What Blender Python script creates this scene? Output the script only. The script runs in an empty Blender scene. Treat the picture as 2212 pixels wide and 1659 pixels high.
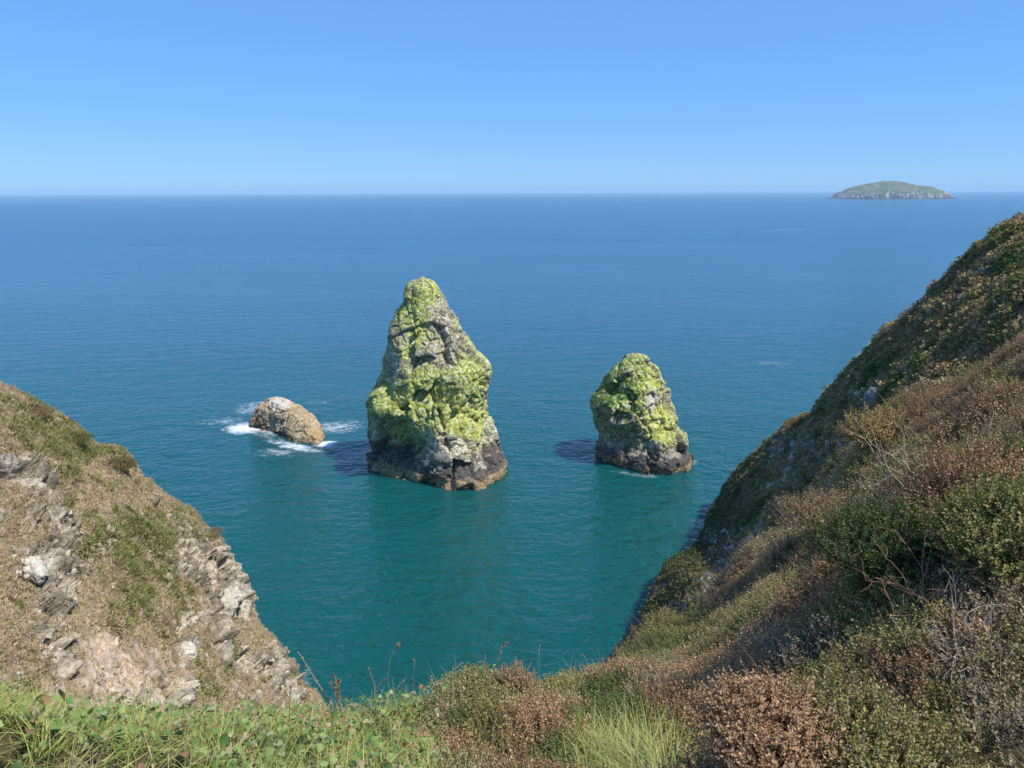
import bpy, math, random, os
import numpy as np
from mathutils import Matrix, Vector

random.seed(7)
RNG = np.random.default_rng(11)
scene = bpy.context.scene
COL = scene.collection
STACKS = []
PI = math.pi

# ------------------------------------------------------------------ camera
W0, H0, F0 = 2212.0, 1659.0, 1579.0          # survey picture size and focal length (pixels)
PITCH = math.radians(14.75)
ROLL = 0.0040
EYE = np.array([0.0, 0.0, 50.0])
_R = np.array([1.0, 0, 0]); _U = np.array([0, math.sin(PITCH), math.cos(PITCH)])
FWD = np.array([0, math.cos(PITCH), -math.sin(PITCH)])
RT = math.cos(ROLL) * _R - math.sin(ROLL) * _U
UP = math.cos(ROLL) * _U + math.sin(ROLL) * _R

cam_d = bpy.data.cameras.new('camera')
cam = bpy.data.objects.new('camera', cam_d); COL.objects.link(cam)
M = Matrix(((RT[0], UP[0], -FWD[0], EYE[0]), (RT[1], UP[1], -FWD[1], EYE[1]), (RT[2], UP[2], -FWD[2], EYE[2]), (0, 0, 0, 1)))
cam.matrix_world = M
cam_d.sensor_width = 36.0
cam_d.lens = 36.0 * F0 / W0
cam_d.clip_start = 0.05
cam_d.clip_end = 90000
scene.camera = cam

def ray(px, py):
    px = np.asarray(px, float); py = np.asarray(py, float)
    a = (px - W0 / 2) / F0; b = -(py - H0 / 2) / F0
    return a[..., None] * RT + b[..., None] * UP + FWD
def at(px, py, d):
    """point seen at (px, py) at horizontal distance d from the eye"""
    r = ray(px, py)
    return EYE + r * (np.asarray(d, float) / np.hypot(r[..., 0], r[..., 1]))[..., None]
def on_plane_y(px, py, Y):
    r = ray(px, py); return EYE + r * (Y / r[..., 1])[..., None]
def on_sea(px, py):
    r = ray(px, py); return EYE + r * (-EYE[2] / r[..., 2])[..., None]
def survey(P):
    v = P - EYE
    zc = v @ FWD
    return W0 / 2 + F0 * (v @ RT) / zc, H0 / 2 - F0 * (v @ UP) / zc

# ------------------------------------------------------------------ noise
def _hash(ix, iy, iz, seed):
    h = (ix.astype(np.uint32) * np.uint32(374761393) + iy.astype(np.uint32) * np.uint32(668265263)
         + iz.astype(np.uint32) * np.uint32(2147483647) + np.uint32((seed * 1274126177) & 0xffffffff))
    h = (h ^ (h >> np.uint32(13))) * np.uint32(1274126177)
    h = (h ^ (h >> np.uint32(16))) * np.uint32(2246822519)
    return h ^ (h >> np.uint32(15))
_G = np.array([[1,1,0],[-1,1,0],[1,-1,0],[-1,-1,0],[1,0,1],[-1,0,1],[1,0,-1],[-1,0,-1],[0,1,1],[0,-1,1],[0,1,-1],[0,-1,-1]], float)
def perlin(P, seed=0):
    P = np.asarray(P, float); i = np.floor(P).astype(np.int64); f = P - i
    u = f * f * f * (f * (f * 6 - 15) + 10)
    out = 0
    for dx in (0, 1):
        wx = u[:, 0] if dx else 1 - u[:, 0]
        for dy in (0, 1):
            wy = u[:, 1] if dy else 1 - u[:, 1]
            for dz in (0, 1):
                wz = u[:, 2] if dz else 1 - u[:, 2]
                g = _G[_hash(i[:, 0] + dx, i[:, 1] + dy, i[:, 2] + dz, seed) % 12]
                d = f - np.array([dx, dy, dz])
                out = out + wx * wy * wz * (g * d).sum(1)
    return out
def fbm(P, oct=4, seed=0, gain=0.5, lac=2.03):
    s = 0; a = 1.0; t = 0
    P = np.asarray(P, float)
    for k in range(oct):
        s = s + a * perlin(P, seed + k * 17); t += a; a *= gain; P = P * lac + 13.7
    return s / t * 1.6
def ridged(P, oct=4, seed=0):
    s = 0; a = 1.0; t = 0; P = np.asarray(P, float)
    for k in range(oct):
        s = s + a * (1 - 2 * np.abs(perlin(P, seed + k * 31))); t += a; a *= 0.5; P = P * 2.1 + 7.3
    return s / t
def voronoi(P, seed=0):
    P = np.asarray(P, float); i = np.floor(P).astype(np.int64); f = P - i
    n = len(P); F1 = np.full(n, 9.0); F2 = np.full(n, 9.0); cid = np.zeros(n, np.uint32)
    for dx in (-1, 0, 1):
        for dy in (-1, 0, 1):
            for dz in (-1, 0, 1):
                h = _hash(i[:, 0] + dx, i[:, 1] + dy, i[:, 2] + dz, seed)
                q = np.stack([(h & 1023) / 1023.0 + dx, ((h >> np.uint32(10)) & 1023) / 1023.0 + dy, ((h >> np.uint32(20)) & 1023) / 1023.0 + dz], 1) - f
                d = np.sqrt((q * q).sum(1))
                c = d < F1
                F2 = np.where(c, F1, np.minimum(F2, d)); cid = np.where(c, h, cid); F1 = np.where(c, d, F1)
    return F1, F2, cid
def facets(P, scale, seed, tilt=0.6):
    """broken angular faces: every cell is a tilted plane; returns height (in metres) and distance to the cell border"""
    scale = np.asarray(scale, float) * np.ones(3)
    S = np.asarray(P, float) / scale; i = np.floor(S).astype(np.int64); f = S - i
    n = len(S); F1 = np.full(n, 9.0); F2 = np.full(n, 9.0); cid = np.zeros(n, np.uint32); Q = np.zeros((n, 3))
    for dx in (-1, 0, 1):
        for dy in (-1, 0, 1):
            for dz in (-1, 0, 1):
                h = _hash(i[:, 0] + dx, i[:, 1] + dy, i[:, 2] + dz, seed)
                q = np.stack([(h & 1023) / 1023.0 + dx, ((h >> np.uint32(10)) & 1023) / 1023.0 + dy, ((h >> np.uint32(20)) & 1023) / 1023.0 + dz], 1) - f
                d = np.sqrt((q * q).sum(1)); c = d < F1
                F2 = np.where(c, F1, np.minimum(F2, d)); cid = np.where(c, h, cid); Q = np.where(c[:, None], q, Q); F1 = np.where(c, d, F1)
    g = np.stack([rnd01(cid, 60 + k) - 0.5 for k in range(3)], 1) * 2 * tilt
    return (-(Q * scale) * g).sum(1) + (rnd01(cid, 70) - 0.5) * 0.35 * scale.mean(), F2 - F1, cid
def rnd01(cid, k=0):
    z = _hash(cid, cid >> np.uint32(7), cid >> np.uint32(3), 91 + k)
    return (z & 65535) / 65535.0
def sstep(a, b, x):
    t = np.clip((x - a) / (b - a), 0, 1); return t * t * (3 - 2 * t)
def mix(a, b, t):
    t = np.asarray(t)
    if np.ndim(a) >= 1 and np.ndim(t) == 1: t = t[:, None]
    return np.asarray(a) * (1 - t) + np.asarray(b) * t
def blob(X, Y, cx, cy, rx, ry=None):
    ry = ry or rx
    return np.exp(-(((X - cx) / rx) ** 2 + ((Y - cy) / ry) ** 2))

# ------------------------------------------------------------------ mesh helpers
def mesh_obj(name, V, Fc, mat=None, cols=None, parent=None, smooth=True, link=True):
    V = np.ascontiguousarray(V, np.float32); Fc = np.ascontiguousarray(Fc, np.int32)
    me = bpy.data.meshes.new(name); k = Fc.shape[1]
    me.vertices.add(len(V)); me.vertices.foreach_set('co', V.ravel())
    me.loops.add(Fc.size); me.loops.foreach_set('vertex_index', Fc.ravel())
    me.polygons.add(len(Fc)); me.polygons.foreach_set('loop_start', np.arange(0, Fc.size, k, dtype=np.int32))
    me.update(calc_edges=True)
    me.polygons.foreach_set('use_smooth', np.full(len(Fc), smooth))
    if cols is not None:
        a = me.color_attributes.new('Col', 'FLOAT_COLOR', 'POINT')
        c = np.ones((len(V), 4), np.float32); c[:, :3] = np.clip(cols, 0, 1)
        a.data.foreach_set('color', c.ravel())
    if mat: me.materials.append(mat)
    o = bpy.data.objects.new(name, me)
    if link: COL.objects.link(o)
    if parent: o.parent = parent
    return o
def grid_faces(nr, nc, wrap=False):
    c = nc if wrap else nc - 1
    r, q = np.meshgrid(np.arange(nr - 1), np.arange(c), indexing='ij')
    q2 = (q + 1) % nc
    return np.stack([r * nc + q, r * nc + q2, (r + 1) * nc + q2, (r + 1) * nc + q], -1).reshape(-1, 4)
def grid_normals(G, wrap=False):
    du = np.gradient(G, axis=1)
    if wrap:
        du = (np.roll(G, -1, 1) - np.roll(G, 1, 1)) / 2
    dv = np.gradient(G, axis=0)
    n = np.cross(du, dv); l = np.linalg.norm(n, axis=-1, keepdims=True)
    return n / np.maximum(l, 1e-9)
def catmull(P, n, t=None):
    """P (k, ...) -> n samples along axis 0 (uniform in control index, or at given t)"""
    k = len(P); P = np.asarray(P, float)
    if t is None: t = np.linspace(0, k - 1, n)
    i = np.clip(np.floor(t).astype(int), 0, k - 2); f = (t - i).reshape((-1,) + (1,) * (P.ndim - 1))
    p0 = P[np.clip(i - 1, 0, k - 1)]; p1 = P[i]; p2 = P[i + 1]; p3 = P[np.clip(i + 2, 0, k - 1)]
    return 0.5 * (2 * p1 + (p2 - p0) * f + (2 * p0 - 5 * p1 + 4 * p2 - p3) * f * f + (3 * p1 - p0 - 3 * p2 + p3) * f ** 3)
def tag(o, label=None, cat=None, group=None, kind=None):
    if label: o['label'] = label
    if cat: o['category'] = cat
    if group: o['group'] = group
    if kind: o['kind'] = kind
    return o
def empty(name, loc):
    o = bpy.data.objects.new(name, None); COL.objects.link(o); o.location = loc; o.empty_display_size = 0.2
    return o

# ------------------------------------------------------------------ materials
def new_mat(name):
    m = bpy.data.materials.new(name); m.use_nodes = True
    nt = m.node_tree; nt.nodes.clear()
    return m, nt, nt.nodes, nt.links
def nd(nt, typ, **kw):
    n = nt.nodes.new(typ)
    for k, v in kw.items():
        if k in n.inputs.keys(): n.inputs[k].default_value = v
        else: setattr(n, k, v)
    return n
def mat_vcol(name, rough=0.85, spec=0.2, scale=6.0, amt=0.35, bump=0.0, bscale=12.0, bdist=0.05, trans=0.0, hue_jit=False):
    m, nt, N, L = new_mat(name)
    out = nd(nt, 'ShaderNodeOutputMaterial'); b = nd(nt, 'ShaderNodeBsdfPrincipled', Roughness=rough)
    b.inputs['Specular IOR Level'].default_value = spec
    at_ = nd(nt, 'ShaderNodeAttribute', attribute_name='Col')
    col = at_.outputs['Color']
    g = nd(nt, 'ShaderNodeNewGeometry')
    if amt > 0:
        nz = nd(nt, 'ShaderNodeTexNoise', Scale=scale, Detail=6.0, Roughness=0.65)
        L.new(g.outputs['Position'], nz.inputs['Vector'])
        mr = nd(nt, 'ShaderNodeMapRange'); mr.inputs['From Min'].default_value = 0.25; mr.inputs['From Max'].default_value = 0.75
        mr.inputs['To Min'].default_value = 1 - amt; mr.inputs['To Max'].default_value = 1 + amt
        L.new(nz.outputs['Fac'], mr.inputs['Value'])
        mx = nd(nt, 'ShaderNodeMix', data_type='RGBA', blend_type='MULTIPLY'); mx.inputs['Factor'].default_value = 1
        L.new(col, mx.inputs['A']); L.new(mr.outputs['Result'], mx.inputs['B']); col = mx.outputs['Result']
    L.new(col, b.inputs['Base Color'])
    if bump > 0:
        nb = nd(nt, 'ShaderNodeTexNoise', Scale=bscale, Detail=8.0, Roughness=0.7)
        L.new(g.outputs['Position'], nb.inputs['Vector'])
        bp = nd(nt, 'ShaderNodeBump', Strength=bump, Distance=bdist)
        L.new(nb.outputs['Fac'], bp.inputs['Height']); L.new(bp.outputs['Normal'], b.inputs['Normal'])
    sh = b.outputs['BSDF']
    if trans > 0:
        t = nd(nt, 'ShaderNodeBsdfTranslucent'); L.new(col, t.inputs['Color'])
        ms = nd(nt, 'ShaderNodeMixShader', Fac=trans); L.new(sh, ms.inputs[1]); L.new(t.outputs['BSDF'], ms.inputs[2]); sh = ms.outputs['Shader']
    L.new(sh, out.inputs['Surface'])
    return m

M_ROCK = mat_vcol('rock', rough=0.9, spec=0.15, scale=3.2, amt=0.35, bump=0.8, bscale=2.6, bdist=0.3)
M_EARTH = mat_vcol('earth', rough=0.95, spec=0.08, scale=5.5, amt=0.5, bump=1.0, bscale=5.0, bdist=0.2)
M_SOIL = mat_vcol('soil', rough=0.95, spec=0.08, scale=14.0, amt=0.35, bump=0.6, bscale=30, bdist=0.02)
M_PLANT = mat_vcol('plant', rough=0.75, spec=0.12, amt=0.0, trans=0.22)
M_LEAF = mat_vcol('leaf', rough=0.5, spec=0.3, scale=60, amt=0.18, trans=0.25)
M_TWIG = mat_vcol('twig', rough=0.85, spec=0.15, scale=60, amt=0.25)
M_ISLE = mat_vcol('island', rough=0.95, spec=0.05, scale=0.03, amt=0.3)

# ------------------------------------------------------------------ light and sky
SUN_EL = math.radians(57.0)
_sh = np.array([0.890, -0.456])
SUN = np.array([_sh[0] * math.cos(SUN_EL), _sh[1] * math.cos(SUN_EL), math.sin(SUN_EL)])
sd = bpy.data.lights.new('sun', 'SUN'); sd.energy = 3.9; sd.angle = math.radians(0.53); sd.color = (1.0, 0.955, 0.88)
so = bpy.data.objects.new('sun', sd); COL.objects.link(so); so.location = (60, -40, 120)
so.rotation_euler = Vector(SUN).to_track_quat('Z', 'Y').to_euler()
world = bpy.data.worlds.new('World'); scene.world = world; world.use_nodes = True
wt = world.node_tree; wt.nodes.clear()
wo = wt.nodes.new('ShaderNodeOutputWorld'); bg = wt.nodes.new('ShaderNodeBackground'); sky = wt.nodes.new('ShaderNodeTexSky')
sky.sky_type = 'NISHITA'; sky.sun_disc = False; sky.sun_elevation = SUN_EL
sky.sun_rotation = math.atan2(SUN[0], SUN[1])
sky.altitude = 20; sky.air_density = 1.0; sky.dust_density = 0.0; sky.ozone_density = 10.0
bg.inputs['Strength'].default_value = 0.097
hs = wt.nodes.new('ShaderNodeMix'); hs.data_type = 'RGBA'; hs.blend_type = 'MULTIPLY'      # cool white balance
hs.inputs['Factor'].default_value = 1.0; hs.inputs['B'].default_value = (0.69, 0.94, 1.27, 1)
wt.links.new(sky.outputs['Color'], hs.inputs['A']); flat_blue = wt.nodes.new('ShaderNodeMix'); flat_blue.data_type = 'RGBA'; flat_blue.inputs['Factor'].default_value = 0.5      # constant blue blended in to flatten the sky's brightness gradient
flat_blue.inputs['B'].default_value = (1.66, 3.62, 7.1, 1); wt.links.new(hs.outputs['Result'], flat_blue.inputs['A']); wt.links.new(flat_blue.outputs['Result'], bg.inputs['Color'])
wt.links.new(bg.outputs['Background'], wo.inputs['Surface'])
scene.view_settings.view_transform = 'Standard'; scene.view_settings.look = 'None'
scene.view_settings.exposure = 0.45; scene.view_settings.gamma = 1.0
scene.render.engine = 'CYCLES'
scene.cycles.use_denoising = True
scene.cycles.max_bounces = 6; scene.cycles.diffuse_bounces = 3; scene.cycles.glossy_bounces = 3; scene.cycles.transmission_bounces = 3
scene.cycles.volume_bounces = 1; scene.cycles.transparent_max_bounces = 6
scene.cycles.sample_clamp_indirect = 6.0

# ------------------------------------------------------------------ sea
def cr(x0, y0, s):
    return lambda zx, zy: ((x0 + np.asarray(zx, float) / s) * 0.96, (y0 + np.asarray(zy, float) / s) * 0.96)
C1 = cr(780, 600, 3.13); C2 = cr(1290, 760, 4.74); C3 = cr(450, 860, 5.53); C4 = cr(1840, 390, 6.144)

def sea_material():
    m, nt, N, L = new_mat('sea_water')
    out = nd(nt, 'ShaderNodeOutputMaterial'); b = nd(nt, 'ShaderNodeBsdfPrincipled')
    b.inputs['IOR'].default_value = 1.333
    g = nd(nt, 'ShaderNodeNewGeometry')
    def waves(scale, sx, rot, detail, rough=0.5, dist=0.0):
        mp = nd(nt, 'ShaderNodeMapping'); mp.inputs['Rotation'].default_value = (0, 0, math.radians(rot)); mp.inputs['Scale'].default_value = (sx, 1, 1)
        L.new(g.outputs['Position'], mp.inputs['Vector'])
        t = nd(nt, 'ShaderNodeTexNoise', Scale=scale, Detail=detail, Roughness=rough, Distortion=dist)
        L.new(mp.outputs['Vector'], t.inputs['Vector']); return t.outputs['Fac']
    def math_(op, a, b_=None, c=None):
        n = nd(nt, 'ShaderNodeMath', operation=op)
        for k, v in enumerate((a, b_, c)):
            if v is None: continue
            if isinstance(v, (int, float)): n.inputs[k].default_value = v
            else: L.new(v, n.inputs[k])
        return n.outputs[0]
    h = math_('MULTIPLY', waves(0.66, 0.75, 8, 2.0, 0.5, 0.2), 0.66)
    h = math_('MULTIPLY_ADD', waves(0.20, 0.7, -14, 2.0), 0.95, h)
    h = math_('MULTIPLY_ADD', waves(1.7, 0.65, -6, 2.5, 0.55), 0.24, h)
    # gusts: calmer and rougher patches of the sea
    gust = waves(0.012, 0.35, 6, 4.0, 0.6)
    gm = nd(nt, 'ShaderNodeMapRange'); gm.inputs['From Min'].default_value = 0.3; gm.inputs['From Max'].default_value = 0.7; gm.inputs['To Min'].default_value = 0.5; gm.inputs['To Max'].default_value = 1.4
    L.new(gust, gm.inputs['Value'])
    bp = nd(nt, 'ShaderNodeBump', Strength=0.95, Distance=1.0)
    L.new(math_('MULTIPLY', h, gm.outputs['Result']), bp.inputs['Height'])
    L.new(bp.outputs['Normal'], b.inputs['Normal'])
    sep = nd(nt, 'ShaderNodeSeparateXYZ'); L.new(g.outputs['Position'], sep.inputs[0])
    # roughness: sheltered cove to open sea
    rr = nd(nt, 'ShaderNodeMapRange', interpolation_type='SMOOTHSTEP'); rr.inputs['From Min'].default_value = 60; rr.inputs['From Max'].default_value = 900; rr.inputs['To Min'].default_value = 0.12; rr.inputs['To Max'].default_value = 0.24
    L.new(sep.outputs['Y'], rr.inputs['Value']); 
    # water colour: greener over the shallow cove, bluer over deep water
    cc = nd(nt, 'ShaderNodeMapRange', interpolation_type='SMOOTHSTEP'); cc.inputs['From Min'].default_value = 70; cc.inputs['From Max'].default_value = 420
    cn = math_('MULTIPLY_ADD', waves(0.02, 1, 0, 3.0), 90.0, sep.outputs['Y'])
    L.new(cn, cc.inputs['Value'])
    wm = nd(nt, 'ShaderNodeMix', data_type='RGBA')
    wm.inputs['A'].default_value = (0.003, 0.080, 0.070, 1); wm.inputs['B'].default_value = (0.006, 0.085, 0.150, 1)
    L.new(cc.outputs['Result'], wm.inputs['Factor'])
    # foam
    fo_fine = waves(1.7, 0.38, 12, 6.0, 0.78, 1.0)
    fo_big = waves(0.35, 0.6, 24, 4.0, 0.65, 1.2)
    tot = None
    def foam(cx, cy, rx, ry, rot, thr, soft=0.10, amt=1.0):
        nonlocal tot
        c, s = math.cos(rot), math.sin(rot)
        dx = math_('SUBTRACT', sep.outputs['X'], cx); dy = math_('SUBTRACT', sep.outputs['Y'], cy)
        u = math_('DIVIDE', math_('ADD', math_('MULTIPLY', dx, c), math_('MULTIPLY', dy, s)), rx)
        v = math_('DIVIDE', math_('SUBTRACT', math_('MULTIPLY', dy, c), math_('MULTIPLY', dx, s)), ry)
        r2 = math_('ADD', math_('MULTIPLY', u, u), math_('MULTIPLY', v, v))
        w = math_('MAXIMUM', math_('SUBTRACT', 1.0, r2), 0.0)
        nn = math_('ADD', math_('MULTIPLY', fo_fine, 0.62), math_('MULTIPLY', fo_big, 0.38))
        x = math_('ADD', nn, math_('MULTIPLY', w, 0.30))
        mr = nd(nt, 'ShaderNodeMapRange'); mr.inputs['From Min'].default_value = thr; mr.inputs['From Max'].default_value = thr + soft; mr.inputs['To Max'].default_value = amt
        L.new(x, mr.inputs['Value'])
        f = math_('MULTIPLY', mr.outputs['Result'], math_('MINIMUM', math_('MULTIPLY', w, 4.0), 1.0))
        tot = f if tot is None else math_('MAXIMUM', tot, f)
    for a in FOAM: foam(*a)
    fm = nd(nt, 'ShaderNodeMix', data_type='RGBA'); L.new(tot, fm.inputs['Factor'])
    L.new(wm.outputs['Result'], fm.inputs['A']); fm.inputs['B'].default_value = (0.82, 0.84, 0.86, 1)
    b.inputs['Subsurface Weight'].default_value = 1.0; b.inputs['Subsurface Radius'].default_value = (0.6, 2.2, 2.6); b.inputs['Subsurface Scale'].default_value = 2.2
    L.new(math_('SUBTRACT', 1.0, tot), b.inputs['Subsurface Weight'])
    L.new(fm.outputs['Result'], b.inputs['Base Color'])
    L.new(math_('MULTIPLY_ADD', tot, 0.5, rr.outputs['Result']), b.inputs['Roughness'])
    L.new(b.outputs['BSDF'], out.inputs['Surface'])
    return m
def seaxy(f, x, y):
    p = on_sea(*f(x, y)); return float(p[0]), float(p[1])
rc = seaxy(C3, 1080, 600)
fa = seaxy(C3, 600, 570); fb = seaxy(C3, 1680, 560); fc = seaxy(C3, 700, 260); fd = seaxy(C3, 1150, 790); fe = seaxy(C3, 1450, 250); ff = seaxy(C3, 1560, 770); fg = seaxy(C3, 950, 880); fh = seaxy(C3, 300, 480)
s2f = seaxy(C2, 690, 1462); s2r = seaxy(C2, 1230, 1310)
FOAM = [
    (rc[0] - 1.8, rc[1] + 1.2, 12.5, 8.8, -0.40, 0.67, 0.26, 0.85),
    (fa[0], fa[1], 6.5, 5.5, 0.2, 0.585, 0.24, 1.0),
    (fb[0], fb[1], 11, 8, 0.25, 0.72, 0.22, 0.8),
    (fc[0] + 1.5, fc[1] - 4, 8, 8, 0.5, 0.68, 0.26, 0.8),
    (fd[0], fd[1], 12, 2.8, -0.55, 0.67, 0.2, 0.85),
    (fe[0], fe[1], 7, 5, -0.2, 0.76, 0.26, 0.45),
    (ff[0], ff[1], 3.4, 2.6, 0.3, 0.62, 0.16, 0.9),
    (fg[0], fg[1], 10, 5, -0.2, 0.75, 0.2, 0.6),
    (fh[0], fh[1], 11, 6, 0.3, 0.75, 0.2, 0.6),
    (s2f[0], s2f[1], 7.5, 1.8, -0.30, 0.74, 0.2, 0.7),
    (s2r[0], s2r[1], 2.5, 3.5, 0.3, 0.72, 0.2, 0.5),
]
for (a, b_, rx, ry, th, am) in ((1700, 497, 70, 18, 0.74, 0.35), (1660, 785, 16, 5, 0.76, 0.4), (650, 1500, 4, 10, 0.78, 0.4)):
    q = on_sea(a, b_); FOAM.append((float(q[0]), float(q[1]), rx, ry, 0.1, th, 0.2, am))
S = 30000.0
sea = mesh_obj('sea', np.array([[-S, -S, 0], [S, -S, 0], [S, S, 0], [-S, S, 0]]), np.array([[0, 1, 2, 3]]), sea_material())
tag(sea, kind='structure')

# ------------------------------------------------------------------ haze
def haze():
    x, y0, y1, z0, z1 = 31000.0, -31000.0, 31000.0, -6.0, HAZE_TOP
    V = np.array([[-x, y0, z0], [x, y0, z0], [x, y1, z0], [-x, y1, z0], [-x, y0, z1], [x, y0, z1], [x, y1, z1], [-x, y1, z1]])
    Fq = np.array([[3, 2, 1, 0], [4, 5, 6, 7], [0, 1, 5, 4], [1, 2, 6, 5], [2, 3, 7, 6], [3, 0, 4, 7]])
    m, nt, N, L = new_mat('haze_air'); out = nd(nt, 'ShaderNodeOutputMaterial'); v = nd(nt, 'ShaderNodeVolumePrincipled')
    v.inputs['Color'].default_value = (0.60, 0.84, 1.0, 1); v.inputs['Density'].default_value = 7.5e-5; v.inputs['Anisotropy'].default_value = 0.0
    L.new(v.outputs['Volume'], out.inputs['Volume'])
    o = mesh_obj('haze', V, Fq, m, smooth=False); tag(o, kind='stuff')
HAZE_TOP = 135.0

# ------------------------------------------------------------------ sea stacks
def stack_shape(conv, left, right, Y0, foot, nz, nphi, zbase, depth, lean=None, bumps=()):
    lx, ly = conv(*np.array(left).T); rx, ry = conv(*np.array(right).T)
    Lp = on_plane_y(lx, ly, Y0); Rp = on_plane_y(rx, ry, Y0)
    Lp = Lp[np.argsort(Lp[:, 2])]; Rp = Rp[np.argsort(Rp[:, 2])]
    top = max(Lp[-1, 2], Rp[-1, 2]) + 0.1
    t = np.linspace(0, 1, nz); z = zbase + (top - zbase) * (1 - (1 - t) ** 1.25)
    xl = np.interp(z, Lp[:, 2], Lp[:, 0]); xr = np.interp(z, Rp[:, 2], Rp[:, 0])
    ker = np.ones(5) / 5
    w = (xr - xl) / 2; cx = (xr + xl) / 2
    cap = np.clip((top - z) / 0.8, 0, 1) ** 0.5; w = w * cap
    ph = np.linspace(-PI, PI, nphi, endpoint=False)           # 0 = towards -Y, + = towards +X
    fp = np.array(foot); fa_ = np.arctan2(fp[:, 0], -fp[:, 1]); r = np.hypot(fp[:, 0], fp[:, 1])
    o = np.argsort(fa_); fa_ = fa_[o]; r = r[o]
    r = np.interp(ph, np.r_[fa_[-1] - 2 * PI, fa_, fa_[0] + 2 * PI], np.r_[r[-1], r, r[0]])
    r = np.convolve(np.r_[r[-8:], r, r[:8]], np.ones(13) / 13, 'same')[8:-8]
    fx = np.sin(ph) * r; fy = -np.cos(ph) * r
    mid = (fx.max() + fx.min()) / 2; half = (fx.max() - fx.min()) / 2
    fx = (fx - mid) / half; fy = fy / half
    k = sstep(0.45, 0.0, (z - 0) / top)[:, None]
    ex = fx[None] * k + np.sin(ph)[None] * (1 - k); ey = fy[None] * k - depth * np.cos(ph)[None] * (1 - k)
    G = np.zeros((nz, nphi, 3))
    G[..., 0] = cx[:, None] + w[:, None] * ex
    G[..., 1] = Y0 + w[:, None] * ey + ((lean or 0.0) * np.clip(z, 0, None))[:, None]
    G[..., 2] = z[:, None]
    for (b_ph, b_z, s_ph, s_z, amp) in bumps:
        d = (ph - math.radians(b_ph) + PI) % (2 * PI) - PI
        a = amp * np.exp(-(d / math.radians(s_ph)) ** 2)[None] * np.exp(-((z - b_z) / s_z) ** 2)[:, None]
        G[..., 0] += a * np.sin(ph)[None]; G[..., 1] -= a * np.cos(ph)[None]
    return G, z, top
def craggy(G, s=1.0, seed=0, taper=None, wrap=True, amp=(0.45, 0.85, 0.42, 0.10), crack=0.30):
    n = grid_normals(G, wrap); n = -n if (n[..., :2] * (G[..., :2] - G[..., :2].mean((0, 1)))).sum() < 0 else n
    P = G.reshape(-1, 3); nf = n.reshape(-1, 3)
    Q = P + 0.7 * s * np.stack([fbm(P / (3 * s), 3, seed + k) for k in (50, 60, 70)], 1)
    h1, e1, cid = facets(Q, np.array([3.6, 3.6, 5.2]) * s, seed + 3, 0.55)
    h2, e2, cid2 = facets(Q, np.array([1.3, 1.3, 1.9]) * s, seed + 5, 0.6)
    h3, e3, _c = facets(Q, np.array([0.55, 0.55, 0.6]) * s, seed + 7, 0.6)
    d = amp[0] * s * fbm(P / (7 * s), 3, seed) + amp[1] * h1 + amp[2] * h2 * 1.3 + amp[3] * h3 * 1.6 + amp[3] * s * 0.5 * fbm(P / (0.5 * s), 3, seed + 11)
    d -= crack * s * (1.2 * np.exp(-(e1 / 0.07)) + 0.6 * np.exp(-(e2 / 0.09)))
    d = d - d.mean() - 0.1 * s; d = np.where(d > 0.6 * s, 0.6 * s + 0.3 * (d - 0.6 * s), d)
    if taper is not None: d = d * taper.reshape(-1)
    P2 = P + nf * d[:, None]
    G2 = P2.reshape(G.shape)
    n2 = grid_normals(G2, wrap); n2 = n2 if (n2 * n).sum() > 0 else -n2
    return G2, n2.reshape(-1, 3), cid, cid2
def close_top(G):
    nz, nphi, _ = G.shape
    V = np.vstack([G.reshape(-1, 3), G[-1].mean(0, keepdims=True)])
    return V

def rock_cols_base(P, seed):
    a = fbm(P / 2.0, 5, seed); b = fbm(P / 0.55, 4, seed + 5)
    c = mix(np.array([0.18, 0.15, 0.112]), np.array([0.39, 0.335, 0.25]), sstep(-0.4, 0.5, a))
    return c, a, b

left1 = [(510, 75), (460, 100), (420, 130), (400, 180), (385, 230), (365, 300), (350, 360), (320, 440), (300, 500), (282, 550), (275, 590), (250, 660), (245, 700), (230, 780), (225, 830), (195, 880), (165, 930), (150, 1000), (155, 1060), (165, 1100), (160, 1150), (150, 1200), (142, 1250), (138, 1290), (142, 1340), (150, 1385)]
right1 = [(560, 80), (610, 100), (650, 140), (690, 200), (715, 260), (740, 330), (775, 380), (790, 430), (830, 500), (860, 560), (880, 610), (920, 650), (965, 690), (985, 730), (988, 780), (985, 820), (975, 880), (970, 950), (990, 1010), (1000, 1050), (1030, 1110), (1045, 1170), (1055, 1230), (1065, 1260), (1090, 1310), (1110, 1350), (1112, 1385)]
foot1 = [(-12.6, -1.0), (-10.5, -4.3), (-7.9, -6.8), (-3.5, -8.8), (0.5, -11.0), (3.5, -13.2), (5.7, -14.0), (8.5, -13.2), (10.5, -11.4), (12.4, -8.0), (13.6, -2.5), (12.5, 3), (9, 8), (3, 11), (-4, 11), (-9, 8), (-12, 4)]
SX1, SY1 = 0, 131.0
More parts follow.
